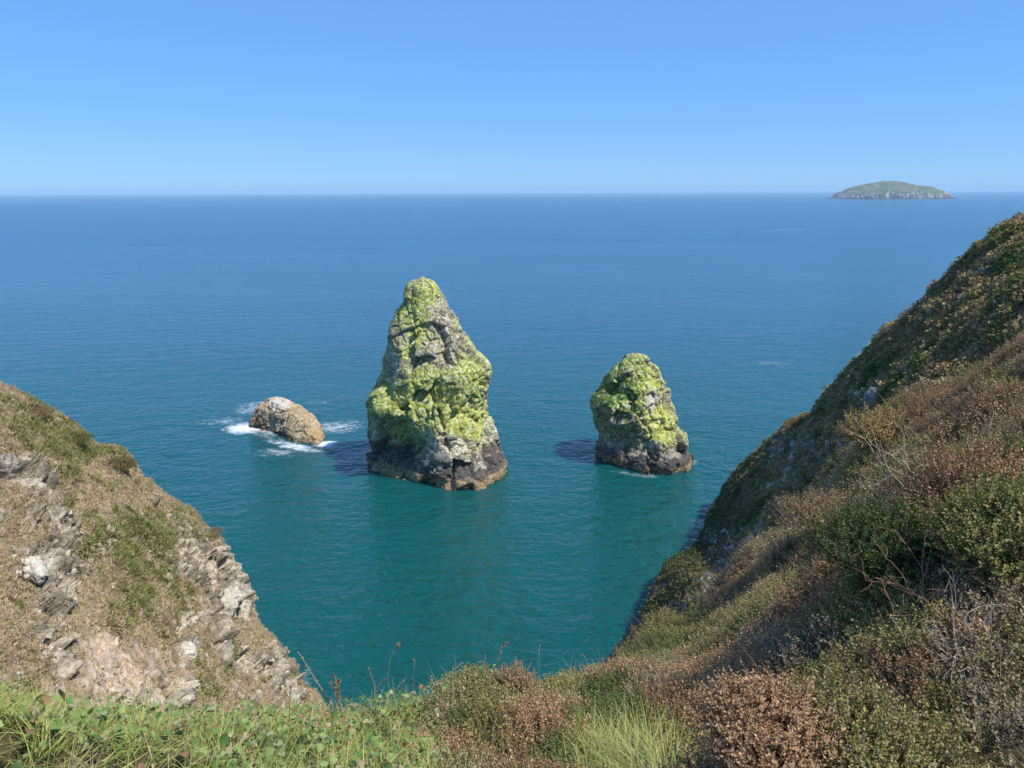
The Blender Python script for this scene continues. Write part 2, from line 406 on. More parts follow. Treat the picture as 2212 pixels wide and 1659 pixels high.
def build_stack1():
    G, z, top = stack_shape(C1, left1, right1, SY1, foot1, 420, 520, -3.0, 0.88, bumps=((-40, 13.2, 26, 2.4, 2.4), (-85, 18.5, 40, 3.0, -1.0), (-30, 6.0, 26, 4.2, -4.6), (70, 20, 26, 3.0, 0.8), (20, 13, 24, 3.0, 1.0), (25, 4, 14, 3, -0.8)))
    tp = np.ones(G.shape[:2]) * (0.15 + 0.85 * sstep(0, 9, top - z))[:, None]
    G2, n2, c1, c2 = craggy(G, 1.0, 37, tp)
    P = G2.reshape(-1, 3); X, Y, Z = P.T
    c, a, b = rock_cols_base(P, 31)
    sx, sy = survey(P)
    zx = (sx / 0.96 - 780) * 3.13; zy = (sy / 0.96 - 600) * 3.13     # face of the stack as seen from the cove
    spk = fbm(P / 0.32, 3, 77); med = fbm(P / 1.3, 4, 78); big = fbm(P / 4.5, 3, 79)
    up = sstep(-0.15, 0.55, n2[:, 2])
    # pale lichen speckle over the upper half
    pale = sstep(0.05, 0.35, spk + 0.5 * med + 0.12 * big) * sstep(5, 9, Z + 2 * med)
    c = mix(c, np.array([0.64, 0.60, 0.50]) * (1 + 0.25 * b[:, None]), pale * 0.7)
    # yellow-green lichen and turf
    g = 0.25 * big + 0.35 * med + 0.35 * (up - 0.4)
    g += 0.95 * blob(zx, zy, 600, 830, 190, 90) + 0.9 * blob(zx, zy, 300, 980, 150, 110) + 0.95 * blob(zx, zy, 850, 1090, 140, 130) + 0.7 * blob(zx, zy, 900, 760, 90, 140)
    g += 0.65 * blob(zx, zy, 510, 420, 60, 110) + 0.45 * blob(zx, zy, 420, 260, 80, 150) + 0.5 * blob(zx, zy, 600, 1000, 230, 130) + 0.5 * blob(zx, zy, 450, 1200, 120, 90) + 0.4 * blob(zx, zy, 420, 580, 60, 60) + 0.3 * blob(zx, zy, 590, 180, 90, 110)
    g -= 0.3 * blob(zx, zy, 620, 560, 140, 70) + 0.25 * blob(zx, zy, 720, 700, 80, 60) + 0.4 * blob(zx, zy, 690, 330, 90, 130)
    gm = sstep(-0.06, 0.50, g + 0.55 * spk + 0.04) * sstep(4.0, 7.5, Z + 1.5 * med)
    gcol = mix(np.array([0.17, 0.23, 0.032]), np.array([0.53, 0.54, 0.12]), sstep(-0.5, 0.5, b + 1.1 * spk + 0.25 * big + 0.45 * blob(zx, zy, 850, 1090, 140, 130)))
    c = mix(c, gcol, gm * 0.93)
    c = mix(c, np.array([0.66, 0.64, 0.50]), sstep(0.16, 0.34, fbm(P / 0.55, 3, 91) - 0.25 * np.clip(-n2[:, 0], 0, 1)) * 0.75)
    wht = sstep(0.30, 0.62, 0.9 * blob(zx, zy, 760, 1260, 170, 75) + 0.7 * blob(zx, zy, 1010, 1130, 60, 120) + 0.8 * blob(zx, zy, 640, 1290, 70, 70) + 0.5 * blob(zx, zy, 330, 780, 60, 110) + 0.35 * med + 0.25 * spk)
    c = mix(c, np.array([0.62, 0.58, 0.49]), wht * sstep(-0.35, 0.25, spk + b) * 0.8 * sstep(4, 6, Z + med))
    c = mix(c, c * np.array([0.5, 0.55, 0.45]), sstep(0.25, 0.5, fbm(P / 0.5, 2, 83)) * 0.8)     # small dark tufts
    lim = 3.7 + 2.2 * med + 1.2 * big + 2.2 * blob(zx, zy, 1000, 1290, 90, 60) + 2.2 * blob(zx, zy, 250, 1250, 200, 150)
    dk = sstep(0.5, -0.5, Z - lim)
    c = mix(c, np.array([0.095, 0.085, 0.078]) * (1 + 0.9 * spk[:, None] + 0.5 * b[:, None]), dk * 0.94)
    bn = sstep(0.35, -0.35, Z - 1.7 - 0.7 * med - 0.5 * spk)
    c = mix(c, mix(np.array([0.20, 0.14, 0.075]), np.array([0.40, 0.30, 0.17]), sstep(-0.3, 0.4, spk + b)), bn)
    nz, npn, _ = G.shape
    V = close_top(G2); F = grid_faces(nz, npn, True)
    cols = np.vstack([c, c[-1:]])
    Ft = np.stack([np.arange(npn) + (nz - 1) * npn, (np.arange(npn) + 1) % npn + (nz - 1) * npn, np.full(npn, nz * npn), np.full(npn, nz * npn)], 1)
    o = mesh_obj('sea_stack', V, np.vstack([F]), M_ROCK, cols)
    tag(o, 'tall tapering sea stack crusted with yellow-green lichen above a black tide band', 'sea stack', 'sea stacks in the cove')
    STACKS.append((o, P, n2, c, gm * (1 - dk), np.maximum(pale, wht) * (1 - dk)))
    return o
left2 = [(655, 158), (610, 178), (560, 200), (510, 245), (480, 280), (450, 320), (430, 350), (400, 390), (370, 430), (345, 490), (320, 540), (280, 580), (240, 610), (215, 650), (205, 680), (198, 720), (200, 760), (220, 800), (235, 830), (242, 890), (245, 950), (245, 1020), (245, 1080), (252, 1130), (260, 1180), (265, 1260)]
right2 = [(680, 162), (740, 180), (780, 200), (797, 222), (795, 255), (815, 285), (860, 310), (888, 340), (905, 400), (940, 450), (985, 490), (998, 550), (1000, 600), (1000, 650), (1020, 705), (1050, 755), (1057, 800), (1065, 850), (1085, 910), (1130, 950), (1155, 990), (1162, 1050), (1185, 1120), (1203, 1180), (1206, 1260)]
foot2 = [(-8.6, 0.0), (-7.4, -3.8), (-5.0, -6.2), (-2, -8.2), (1.0, -9.6), (3.4, -9.9), (6, -9.0), (7.6, -6.6), (8.7, -1), (8, 4), (4, 8), (-2, 8), (-6.5, 5)]
def build_stack2():
    Y0 = 134.5
    G, z, top = stack_shape(C2, left2, right2, Y0, foot2, 340, 420, -3.0, 0.9, bumps=((-35, 9.5, 25, 2.2, 0.9), (-42, 5.5, 26, 3.2, -2.8), (0, 4.3, 20, 1.5, -0.7), (45, 8, 25, 3, 0.7)))
    tp = np.ones(G.shape[:2]) * (0.35 + 0.65 * sstep(0, 5, top - z))[:, None]
    G2, n2, c1, c2 = craggy(G, 0.85, 143, tp)
    P = G2.reshape(-1, 3); X, Y, Z = P.T
    c, a, b = rock_cols_base(P, 131)
    sx, sy = survey(P); zx = (sx / 0.96 - 1290) * 4.74; zy = (sy / 0.96 - 760) * 4.74
    spk = fbm(P / 0.30, 3, 177); med = fbm(P / 1.1, 4, 178); big = fbm(P / 4.0, 3, 179); up = sstep(-0.15, 0.55, n2[:, 2])
    pale = sstep(0.0, 0.35, spk + 0.5 * med + 0.6 * blob(zx, zy, 830, 640, 90, 200) + 0.4 * blob(zx, zy, 600, 300, 120, 120))
    c = mix(c, np.array([0.54, 0.50, 0.43]), pale * 0.65)
    g = 0.35 * med + 0.2 * big + 0.3 * (up - 0.3) + 0.75 * blob(zx, zy, 480, 620, 260, 220) + 0.8 * blob(zx, zy, 900, 930, 130, 180) + 0.6 * blob(zx, zy, 820, 420, 110, 120) + 0.4 * blob(zx, zy, 480, 1130, 90, 90) + 0.4 * blob(zx, zy, 700, 250, 120, 80)
    g -= 0.7 * blob(zx, zy, 840, 670, 50, 110)
    gm = sstep(-0.06, 0.46, g + 0.55 * spk) * sstep(3.0, 5.5, Z + 1.2 * med)
    bright = sstep(-0.25, 0.5, b * 0.7 + 0.6 * spk + 0.9 * blob(zx, zy, 900, 930, 160, 190) + 0.5 * blob(zx, zy, 820, 420, 130, 140) - 0.35 * blob(zx, zy, 430, 560, 220, 160))  # shade on the left and sun on the right put into the green
    gcol = mix(np.array([0.10, 0.17, 0.020]), np.array([0.55, 0.58, 0.11]), bright)
    c = mix(c, gcol, gm * 0.93)
    c = mix(c, np.array([0.66, 0.64, 0.50]), sstep(0.16, 0.34, fbm(P / 0.55, 3, 91) - 0.25 * np.clip(-n2[:, 0], 0, 1)) * 0.75)
    wht = sstep(0.30, 0.6, 0.9 * blob(zx, zy, 840, 680, 40, 110) + 0.85 * blob(zx, zy, 460, 890, 80, 70) + 0.6 * blob(zx, zy, 850, 1130, 130, 60) + 0.4 * blob(zx, zy, 1090, 990, 60, 50) + 0.3 * med + 0.2 * spk)
    c = mix(c, np.array([0.64, 0.60, 0.52]), wht * sstep(-0.4, 0.2, spk + b) * 0.85)
    c = mix(c, c * np.array([0.5, 0.55, 0.45]), sstep(0.25, 0.5, fbm(P / 0.45, 2, 183)) * 0.8)
    lim = 3.1 + 1.3 * med + 0.8 * big + 1.8 * blob(zx, zy, 1080, 1060, 80, 60)
    dk = sstep(0.4, -0.4, Z - lim)
    c = mix(c, np.array([0.09, 0.08, 0.075]) * (1 + 0.9 * spk[:, None] + 0.5 * b[:, None]), dk * 0.94)
    bn = sstep(0.35, -0.35, Z - 1.2 - 0.6 * med - 0.4 * spk - 1.0 * blob(zx, zy, 500, 1320, 120, 120))
    c = mix(c, mix(np.array([0.17, 0.12, 0.065]), np.array([0.36, 0.27, 0.15]), sstep(-0.3, 0.4, spk + b)), bn)
    nz, npn, _ = G.shape
    o = mesh_obj('sea_stack', close_top(G2), grid_faces(nz, npn, True), M_ROCK, np.vstack([c, c[-1:]]))
    STACKS.append((o, P, n2, c, gm * (1 - dk), np.maximum(pale, wht) * (1 - dk)))
    tag(o, 'smaller squat sea stack with mossy green lichen coloured darker on the shaded flank and brighter on the sunlit one', 'sea stack', 'sea stacks in the cove')
build_stack1(); build_stack2()

def build_skerry():
    poly = [(630, 560), (700, 575), (850, 608), (980, 668), (1150, 728), (1260, 748), (1380, 772), (1460, 775), (1535, 735), (1535, 640), (1500, 540), (1400, 450), (1200, 390), (960, 350), (760, 370), (670, 430), (630, 490)]
    pp = on_sea(*C3(*np.array(poly, float).T))[:, :2]
    nphi, nr = 360, 150
    k = len(pp); t = np.linspace(0, k, nphi, endpoint=False)
    pc = catmull(np.vstack([pp[-1:], pp, pp[:2]]), nphi, t + 1)
    c0 = pc.mean(0); ap = on_sea(*C3(np.array(1000.0), np.array(560.0)))[:2]
    rho = np.linspace(1.12, 0, nr)
    zz = np.where(rho > 1, -(rho - 1) * 16, 5.7 * np.clip(1 - np.clip(rho, 0, 1) ** 1.9, 0, 1) ** 0.85)
    cc = ap[None] * (1 - np.clip(rho, 0, 1))[:, None] + c0[None] * np.clip(rho, 0, 1)[:, None]
    G = np.zeros((nr, nphi, 3)); G[..., :2] = cc[:, None] + rho[:, None, None] * (pc - c0)[None]; G[..., 2] = zz[:, None]
    G[..., 2] += np.where(zz > 0, zz / 6, 0)[:, None] * (-0.085 * (G[..., 0] - ap[0]) + 0.05 * (G[..., 1] - ap[1]))
    G2, n2, a1, a2 = craggy(G, 0.55, 61, np.ones(G.shape[:2]) * sstep(0.0, 0.15, rho)[:, None], amp=(0.7, 0.6, 0.4, 0.22), crack=0.6)
    P = G2.reshape(-1, 3); Z = P[:, 2]; spk = fbm(P / 0.3, 3, 7); med = fbm(P / 1.2, 4, 8)
    sx, sy = survey(P); zx = (sx / 0.96 - 450) * 5.53; zy = (sy / 0.96 - 860) * 5.53
    c = mix(np.array([0.31, 0.24, 0.14]), np.array([0.52, 0.415, 0.26]), sstep(-0.5, 0.5, med + 0.5 * spk))
    c = mix(c, np.array([0.42, 0.28, 0.12]), sstep(0.4, 0.8, blob(zx, zy, 1450, 650, 130, 110) + blob(zx, zy, 830, 270, 120, 60) + 0.3 * med) * 0.7)
    c = mix(c, np.array([0.60, 0.55, 0.47]), sstep(0.4, 0.8, 1.3 * blob(zx, zy, 990, 260, 170, 90) + 0.25 * med + 0.2 * spk) * 0.85)
    c = mix(c, np.array([0.075, 0.052, 0.032]), sstep(0.45, 0.75, 0.9 * blob(zx, zy, 730, 500, 110, 110) + 0.8 * blob(zx, zy, 1000, 650, 160, 45) + 0.55 * sstep(1.3, 0.2, Z) + 0.5 * med) * 0.9)
    o = mesh_obj('sea_rock', close_top(G2), grid_faces(nr, nphi, True), M_ROCK, np.vstack([c, c[-1:]]))
    tag(o, 'low brown whale-backed rock ringed with white foam beside the tall stack', 'rock')
build_skerry()

def build_island():
    out_ = [(180, 352), (245, 345), (280, 318), (320, 290), (380, 250), (450, 215), (520, 190), (590, 170), (700, 148), (770, 138), (850, 125), (940, 108), (1030, 110), (1130, 115), (1250, 145), (1330, 158), (1400, 170), (1510, 175), (1570, 198), (1620, 220), (1740, 270), (1800, 298), (1830, 315), (1870, 342), (1900, 352)]
    wl = on_sea(*C4(np.array([1050.0]), np.array([355.0])))[0]; Yf = wl[1]
    ox, oy = C4(*np.array(out_, float).T); Q = on_plane_y(ox, oy, Yf + 170)
    nx, ny = 420, 160
    xs = np.linspace(Q[0, 0] - 15, Q[-1, 0] + 15, nx); prof = np.interp(xs, Q[:, 0], np.maximum(Q[:, 2], -2))
    prof = np.convolve(np.pad(prof, 4, 'edge'), np.ones(9) / 9, 'valid')
    v = np.linspace(-1, 1, ny)
    G = np.zeros((ny, nx, 3)); cxm = (xs[0] + xs[-1]) / 2; hw = (xs[-1] - xs[0]) / 2
    dep = 190 * np.sqrt(np.clip(1 - ((xs - cxm) / hw) ** 2, 0.02, 1))
    G[..., 0] = xs[None]; G[..., 1] = Yf + 185 + v[:, None] * dep[None]
    G[..., 2] = prof[None] * np.clip(1 - np.abs(v[:, None]) ** 2.6, 0, 1) ** 0.7
    P = G.reshape(-1, 3); n1 = fbm(P / 60, 5, 3); rg = ridged(P / np.array([45, 45, 90]), 4, 5)
    edge = sstep(0, 25, P[:, 2])
    low = sstep(70, 10, P[:, 2])
    P[:, 2] += edge * (5 * n1 + low * 9 * rg); P[:, 1] += low * 14 * rg
    P[:, 2] -= (1 - edge) * 3
    Z = P[:, 2]
    st = fbm(P / np.array([14, 40, 40]), 4, 15)
    rock = sstep(0.1, -0.1, (Z - 30 - 26 * n1 - 16 * st) / 30)
    c = mix(np.array([0.10, 0.125, 0.045]), np.array([0.19, 0.17, 0.075]), sstep(-0.3, 0.4, fbm(P / 25, 4, 9)))
    c = mix(c, mix(np.array([0.09, 0.085, 0.085]), np.array([0.42, 0.37, 0.33]), sstep(-0.25, 0.45, st + 0.6 * fbm(P / 8, 3, 19))), rock)
    c = mix(c, np.array([0.05, 0.05, 0.055]), sstep(7, 3, Z))
    o = mesh_obj('island', G.reshape(-1, 3), grid_faces(ny, nx), M_ISLE, c)
    tag(o, 'far whaleback island with grassy top and pale cliffs on the horizon', 'island')
    # low reef off its end
    for (a0, a1, yy, hh, lab) in ((60, 235, 346, 5, 'low dark reef trailing from the steeper end of the far island'),):
        q0 = on_sea(*C4(np.array([a0 * 1.0]), np.array([yy + 3.0])))[0]; q1 = on_sea(*C4(np.array([a1 * 1.0]), np.array([yy + 3.0])))[0]
        n = 60; m_ = 14
        gx = np.linspace(q0[0], q1[0], n); gy = np.linspace(-12, 12, m_)
        R = np.zeros((m_, n, 3)); R[..., 0] = gx[None]; R[..., 1] = q0[1] + gy[:, None]
        e = np.sin(np.linspace(0, PI, n)) ** 0.5
        R[..., 2] = -1 + (hh + 4 * np.interp(np.arange(n), np.linspace(0, n, 12), RNG.random(12)))[None] * e[None] * np.clip(1 - (gy / 12) ** 2, 0, 1)[:, None]
        cc = np.tile(np.array([0.07, 0.068, 0.07]), (n * m_, 1))
        tag(mesh_obj('reef', R.reshape(-1, 3), grid_faces(m_, n), M_ISLE, cc), lab, 'reef')
build_island()
# ------------------------------------------------------------------ left headland
LC = [(-1100, 420, 42), (-760, 520, 45), (-420, 640, 47), (-200, 735, 47), (0, 833, 48), (60, 872, 48.5), (110, 893, 49), (160, 926, 49.5), (190, 950, 50), (250, 968, 50), (285, 998, 50), (303, 1028, 50), (340, 1056, 50), (380, 1082, 50), (430, 1117, 50), (460, 1150, 49.5), (490, 1200, 49), (507, 1250, 48), (523, 1290, 47), (540, 1330, 46), (562, 1372, 45), (590, 1402, 44.5), (620, 1450, 44), (650, 1495, 43), (690, 1533, 42), (760, 1640, 40), (840, 1800, 37)]
def build_left():
    L = np.array(LC, float); k = len(L)
    lx = L[:, 0]
    # lower edge of the visible face (most of it lies behind the near plants)
    bx = np.interp(lx, [-1100, -420, 0, 250, 430, 507, 562, 690, 840], [-1300, -480, -60, 140, 320, 450, 560, 760, 900])
    by = np.full(k, 1900.0)
    bd = np.interp(lx, [-1100, -420, 0, 250, 430, 507, 562, 690, 840], [17, 19, 20, 22, 25, 28, 31, 33, 33])
    rows = []
    away = ray(L[:, 0], L[:, 1]); away = away[:, :2] / np.hypot(away[:, 0], away[:, 1])[:, None]
    C = at(L[:, 0], L[:, 1], L[:, 2])
    def back(dist, dz):
        B = C.copy(); B[:, :2] += away * dist; B[:, 2] = np.maximum(C[:, 2] + dz, -4); return B
    rows += [back(30, -60), back(17, -26), back(7, -8), back(2.2, -1.6), C]
    for f in (0.08, 0.25, 0.5, 0.75, 1.0):
        px = L[:, 0] * (1 - f) + bx * f; py = L[:, 1] * (1 - f) + by * f
        d = 1 / ((1 - f) / L[:, 2] + f / bd)
        bulge = 1 - 0.06 * math.sin(PI * f)
        rows.append(at(px, py, d * bulge))
    low = rows[-1].copy(); low[:, 2] -= 18; low[:, :2] *= 0.98; rows.append(low)
    low2 = low.copy(); low2[:, 2] = -4; rows.append(low2)
    ctrl = np.stack(rows)                                     # rows, cols, 3
    tv = np.unique(np.r_[np.linspace(0, 4, 60), np.linspace(4, 9, 420), np.linspace(9, 11, 40)])
    G = catmull(ctrl, 0, tv)
    tu = np.unique(np.r_[np.linspace(0, 3, 60), np.linspace(3, k - 1, 500)])
    G = catmull(G.transpose(1, 0, 2), 0, tu).transpose(1, 0, 2)
    n = grid_normals(G); n = n if n[..., 2].mean() > 0 else -n
    P = G.reshape(-1, 3); nf = n.reshape(-1, 3)
    sx, sy = survey(P)
    near = sstep(10, 25, np.hypot(P[:, 0], P[:, 1]))
    med = fbm(P / 2.5, 4, 201); big = fbm(P / 9, 3, 203)
    # bare rock ribs
    rk = 0.46 * med + 0.25 * big + 0.11 + 0.35 * fbm(P / 1.1, 3, 205)
    for (cx, cy, rx, ry, a) in ((25, 1010, 45, 28, .9), (85, 1040, 45, 30, .8), (80, 1225, 45, 30, .9), (120, 1300, 60, 45, .8), (100, 1390, 45, 50, .5), (185, 1215, 60, 38, .75), (110, 1130, 40, 50, .55), (400, 1185, 38, 45, .85), (440, 1220, 50, 50, .8), (505, 1290, 40, 50, .95), (400, 1340, 30, 40, .6), (480, 1380, 26, 60, .5), (570, 1470, 50, 60, .6), (600, 1440, 30, 40, .5), (640, 1530, 40, 40, .5), (150, 1170, 22, 40, .7), (105, 1255, 60, 45, .5), (330, 1090, 14, 10, .5), (250, 1330, 14, 20, .5), (520, 1430, 18, 22, .6), (470, 1240, 40, 60, .5), (405, 1400, 30, 25, .7), (260, 1170, 40, 20, .4), (360, 1270, 20, 40, .5), (380, 1500, 50, 30, .6)):
        rk = rk + a * blob(sx, sy, cx, cy, rx, ry)
    rk -= 0.4 * blob(sx, sy, 300, 1000, 180, 60) + 0.3 * blob(sx, sy, 270, 1270, 60, 70) + 0.35 * blob(sx, sy, 100, 900, 120, 60)
    rk = sstep(0.28, 0.55, rk + 0.12 * fbm(P / 0.6, 3, 207))
    Q = P + 0.5 * np.stack([fbm(P / 1.5, 3, 250 + 9 * j) for j in range(3)], 1)
    rot = np.array([[0.8, -0.45, 0.4], [0.5, 0.86, 0.0], [-0.33, 0.2, 0.92]])
    Qr = Q @ rot.T
    h1, F2, cid = facets(Qr, (0.9, 2.0, 1.4), 211, 0.6); F1 = 0; h2, f2, cid2 = facets(Qr, (0.4, 0.8, 0.55), 213, 0.6)
    d = 0.70 * fbm(P / 6, 4, 221) + 0.22 * fbm(P / 1.3, 4, 223) + 0.09 * fbm(P / 0.35, 3, 225) + 0.14 * ridged(P / 1.7, 3, 229)
    d += rk * (1.0 * h1 + 0.8 * h2 + 0.12 - 0.5 * np.exp(-F2 / 0.10) - 0.15 * np.exp(-f2 / 0.12))
    Pn = P + nf * (d * near)[:, None]
    G2 = Pn.reshape(G.shape); n2 = grid_normals(G2); n2 = (n2 if n2[..., 2].mean() > 0 else -n2).reshape(-1, 3)
    spk = fbm(P / 0.25, 3, 231); b = fbm(P / 0.8, 4, 233)
    dirt = mix(np.array([0.37, 0.27, 0.17]), np.array([0.54, 0.42, 0.28]), sstep(-0.4, 0.4, b))
    dirt = mix(dirt, np.array([0.70, 0.52, 0.35]), sstep(0.35, 0.7, blob(sx, sy, 215, 1410, 50, 75) + 1.0 * blob(sx, sy, 240, 1490, 70, 45) + 0.2 + 0.7 * blob(sx, sy, 350, 1520, 50, 35) + 0.2 * b))
    turf = mix(np.array([0.27, 0.23, 0.10]), np.array([0.43, 0.345, 0.19]), sstep(-0.4, 0.4, spk + b))
    tm = sstep(-0.35, 0.1, 0.15 + 0.6 * big + 0.5 * med + 0.5 * blob(sx, sy, 270, 1250, 120, 120) + 0.6 * blob(sx, sy, 200, 980, 220, 80) - 0.9 * blob(sx, sy, 250, 1470, 160, 90))
    c = mix(dirt, turf, tm)
    c = mix(c, np.array([0.58, 0.50, 0.42]), sstep(0.22, 0.42, fbm(P / 0.45, 3, 241) + 0.25 * med) * 0.8)
    rcol = mix(np.array([0.27, 0.225, 0.165]), np.array([0.63, 0.53, 0.40]), sstep(-0.35, 0.45, b * 0.7 + 0.5 * spk + 0.8 * (rnd01(cid) - 0.5)))
    rcol = mix(rcol, np.array([0.62, 0.56, 0.45]), sstep(0.45, 0.8, 1.0 * blob(sx, sy, 505, 1295, 30, 50) + 0.9 * blob(sx, sy, 80, 1225, 40, 30) + 0.8 * blob(sx, sy, 405, 1400, 30, 25) + 0.6 * blob(sx, sy, 110, 1120, 40, 60) + 0.7 * blob(sx, sy, 370, 1510, 50, 40) + 0.7 * blob(sx, sy, 620, 1500, 50, 60) + 0.3 * b))
    c = mix(c, rcol, rk)
    c = mix(c, c * 0.55, rk * sstep(0.1, 0.4, fbm(P / np.array([1.2, 1.2, 0.5]), 3, 245)) * 0.7)
    c = mix(c, np.array([0.05, 0.045, 0.04]), sstep(3.5, 1.5, P[:, 2] + b))
    o = mesh_obj('headland', Pn, grid_faces(G.shape[0], G.shape[1]), M_EARTH, c)
    tag(o, kind='structure')
    vis = np.zeros(G.shape[:2], bool); vis[(tv >= 3.2) & (tv <= 8.6)] = True
    return G2, n2.reshape(G.shape), rk.reshape(G.shape[:2]), tm.reshape(G.shape[:2]), vis

# ------------------------------------------------------------------ right headland (beyond the heath)
RC = [(2900, 240, 104), (2600, 330, 98), (2400, 400, 95), (2212, 479, 92), (2160, 505, 92), (2112, 539, 92), (2060, 582, 92.5), (2017, 629, 93), (1984, 666, 94), (1951, 698, 95), (1923, 714, 96), (1885, 748, 98), (1841, 790, 100), (1813, 829, 102), (1780, 866, 104), (1747, 897, 106), (1712, 915, 107), (1697, 932, 108), (1647, 968, 112), (1590, 1020, 113), (1552, 1077, 109), (1524, 1120, 104), (1505, 1165, 97.5), (1472, 1193, 92.5), (1443, 1210, 88), (1420, 1248, 84), (1396, 1292, 80), (1366, 1347, 75), (1317, 1412, 69), (1275, 1475, 65), (1240, 1540, 60)]
def build_right():
    L = np.array(RC, float); k = len(L)
    C = at(L[:, 0], L[:, 1], L[:, 2])
    away = ray(L[:, 0], L[:, 1]); away = away[:, :2] / np.hypot(away[:, 0], away[:, 1])[:, None]
    def back(dist, dz):
        B = C.copy(); B[:, :2] += away * dist; B[:, 2] = np.maximum(C[:, 2] + dz, -4); return B
    rows = [back(34, -70), back(20, -30), back(8, -8), back(2.5, -1.8), C]
    # the face turned to the cove comes nearer towards the lower right
    ex = np.interp(L[:, 1], [240, 480, 715, 932, 1165, 1412, 1540], [3300, 2640, 2300, 2000, 1830, 1560, 1420])
    ey = np.interp(L[:, 1], [240, 480, 715, 932, 1165, 1412, 1540], [560, 820, 1010, 1260, 1420, 1620, 1700])
    ed = np.interp(L[:, 1], [240, 480, 715, 932, 1165, 1412, 1540], [50, 46, 43, 42, 42, 44, 45])
    for f in (0.06, 0.2, 0.45, 0.72, 1.0):
        px = L[:, 0] * (1 - f) + ex * f; py = L[:, 1] * (1 - f) + ey * f
        d = 1 / ((1 - f) / L[:, 2] + f / ed)
        rows.append(at(px, py, d))
    low = rows[-1].copy(); low[:, 2] -= 14; rows.append(low)
    low2 = low.copy(); low2[:, 2] = -4; rows.append(low2)
    ctrl = np.stack(rows)
    tv = np.unique(np.r_[np.linspace(0, 4, 60), np.linspace(4, 9, 330), np.linspace(9, 11, 20)])
    G = catmull(ctrl, 0, tv); tu = np.linspace(0, k - 1, 520)
    G = catmull(G.transpose(1, 0, 2), 0, tu).transpose(1, 0, 2)
    n = grid_normals(G); n = n if n[..., 2].mean() > 0 else -n
    P = G.reshape(-1, 3); nf = n.reshape(-1, 3); sx, sy = survey(P)
    med = fbm(P / 3, 4, 301); big = fbm(P / 10, 3, 303)
    rk = 0.5 * med + 0.25 * big + 0.10 + 0.3 * fbm(P / 1.3, 3, 305)
    for (cx, cy, rx, ry, a) in ((1600, 1180, 90, 60, .75), (1700, 1000, 60, 60, .5), (1880, 865, 45, 40, .8), (1850, 960, 60, 25, .6), (1960, 800, 30, 20, .5), (1740, 960, 60, 30, .5), (1560, 1260, 60, 60, .6), (1450, 1290, 60, 60, .5), (2100, 560, 40, 20, .4)):
        rk = rk + a * blob(sx, sy, cx, cy, rx, ry)
    dC = np.abs(np.arange(len(tv))[:, None] * 0 + (tv - 4)[:, None]) * np.ones(k and G.shape[1])[None]
    rk = rk - 0.8 * np.exp(-(dC.reshape(-1) / 0.25) ** 2)                       # turf along the brow
    rk = sstep(0.28, 0.5, rk + 0.12 * fbm(P / 0.7, 3, 307))
    Q = P + 0.5 * np.stack([fbm(P / 1.5, 3, 350 + 9 * j) for j in range(3)], 1)
    Qr = Q / np.array([1.0, 1.4, 1.6]); F1, F2, cid = voronoi(Qr, 311); f1, f2, cid2 = voronoi(Qr * 2.5, 313)
    d = 0.9 * fbm(P / 7, 4, 321) + 0.35 * fbm(P / 1.6, 4, 323)
    d += rk * (0.9 * (rnd01(cid) - 0.35) + 0.35 * (rnd01(cid2) - 0.4) - 0.4 * np.exp(-(F2 - F1) / 0.06))
    d = d * sstep(-2, 24, P[:, 2]) - 0.3 * sstep(24, 4, P[:, 2])
    fh, _e, _c = facets(P, (0.9, 1.1, 1.3), 341, 0.6); d = d + 0.18 * fbm(P / 0.6, 4, 325) + 0.45 * fh * (0.3 + 0.7 * rk)
    Pn = P + nf * d[:, None]
    G2 = Pn.reshape(G.shape); n2 = grid_normals(G2); n2 = (n2 if n2[..., 2].mean() > 0 else -n2)
    b = fbm(P / 0.9, 4, 333); spk = fbm(P / 0.35, 3, 331)
    turf = mix(np.array([0.13, 0.105, 0.045]), np.array([0.26, 0.19, 0.095]), sstep(-0.4, 0.4, spk + b))
    rcol = mix(np.array([0.15, 0.135, 0.125]), np.array([0.55, 0.50, 0.46]), sstep(-0.3, 0.45, b + 0.6 * spk))
    c = mix(turf, rcol, rk)
    c = mix(c, np.array([0.075, 0.068, 0.062]) * (1 + 0.6 * spk[:, None]), sstep(7, 2, P[:, 2] + 2 * b))
    tag(mesh_obj('headland', Pn, grid_faces(G.shape[0], G.shape[1]), M_EARTH, c), kind='structure')
    vis = np.zeros(G.shape[:2], bool); vis[(tv >= 3.0) & (tv <= 8.0)] = True
    return G2, n2, rk.reshape(G.shape[:2]), vis

# ------------------------------------------------------------------ near hillside: the ground underfoot and the heath
NC = [  # lip of the near ground: survey x, y, distance, plant height
    (-700, 1500, 3.2, .06), (-300, 1500, 3.1, .06), (0, 1505, 3.0, .07), (130, 1540, 2.9, .07), (330, 1560, 2.8, .07), (520, 1548, 2.9, .08), (716, 1540, 3.0, .08), (900, 1530, 3.2, .09), (1050, 1505, 3.5, .10), (1150, 1492, 4.2, .12), (1237, 1462, 5.0, .13), (1329, 1415, 6.3, .14), (1375, 1384, 7.0, .15), (1421, 1335, 7.8, .28),
    (1491, 1293, 8.8, .48), (1569, 1228, 10, .52), (1638, 1170, 11, .42), (1699, 1112, 12, .42), (1742, 1070, 13, .50), (1804, 1012, 13.5, .42), (1865, 948, 13.5, .42), (1923, 888, 13.2, .40), (1975, 842, 13, .40), (2060, 795, 12.6, .40), (2190, 722, 12, .40), (2400, 620, 11.5, .40), (2900, 420, 11, .40)]
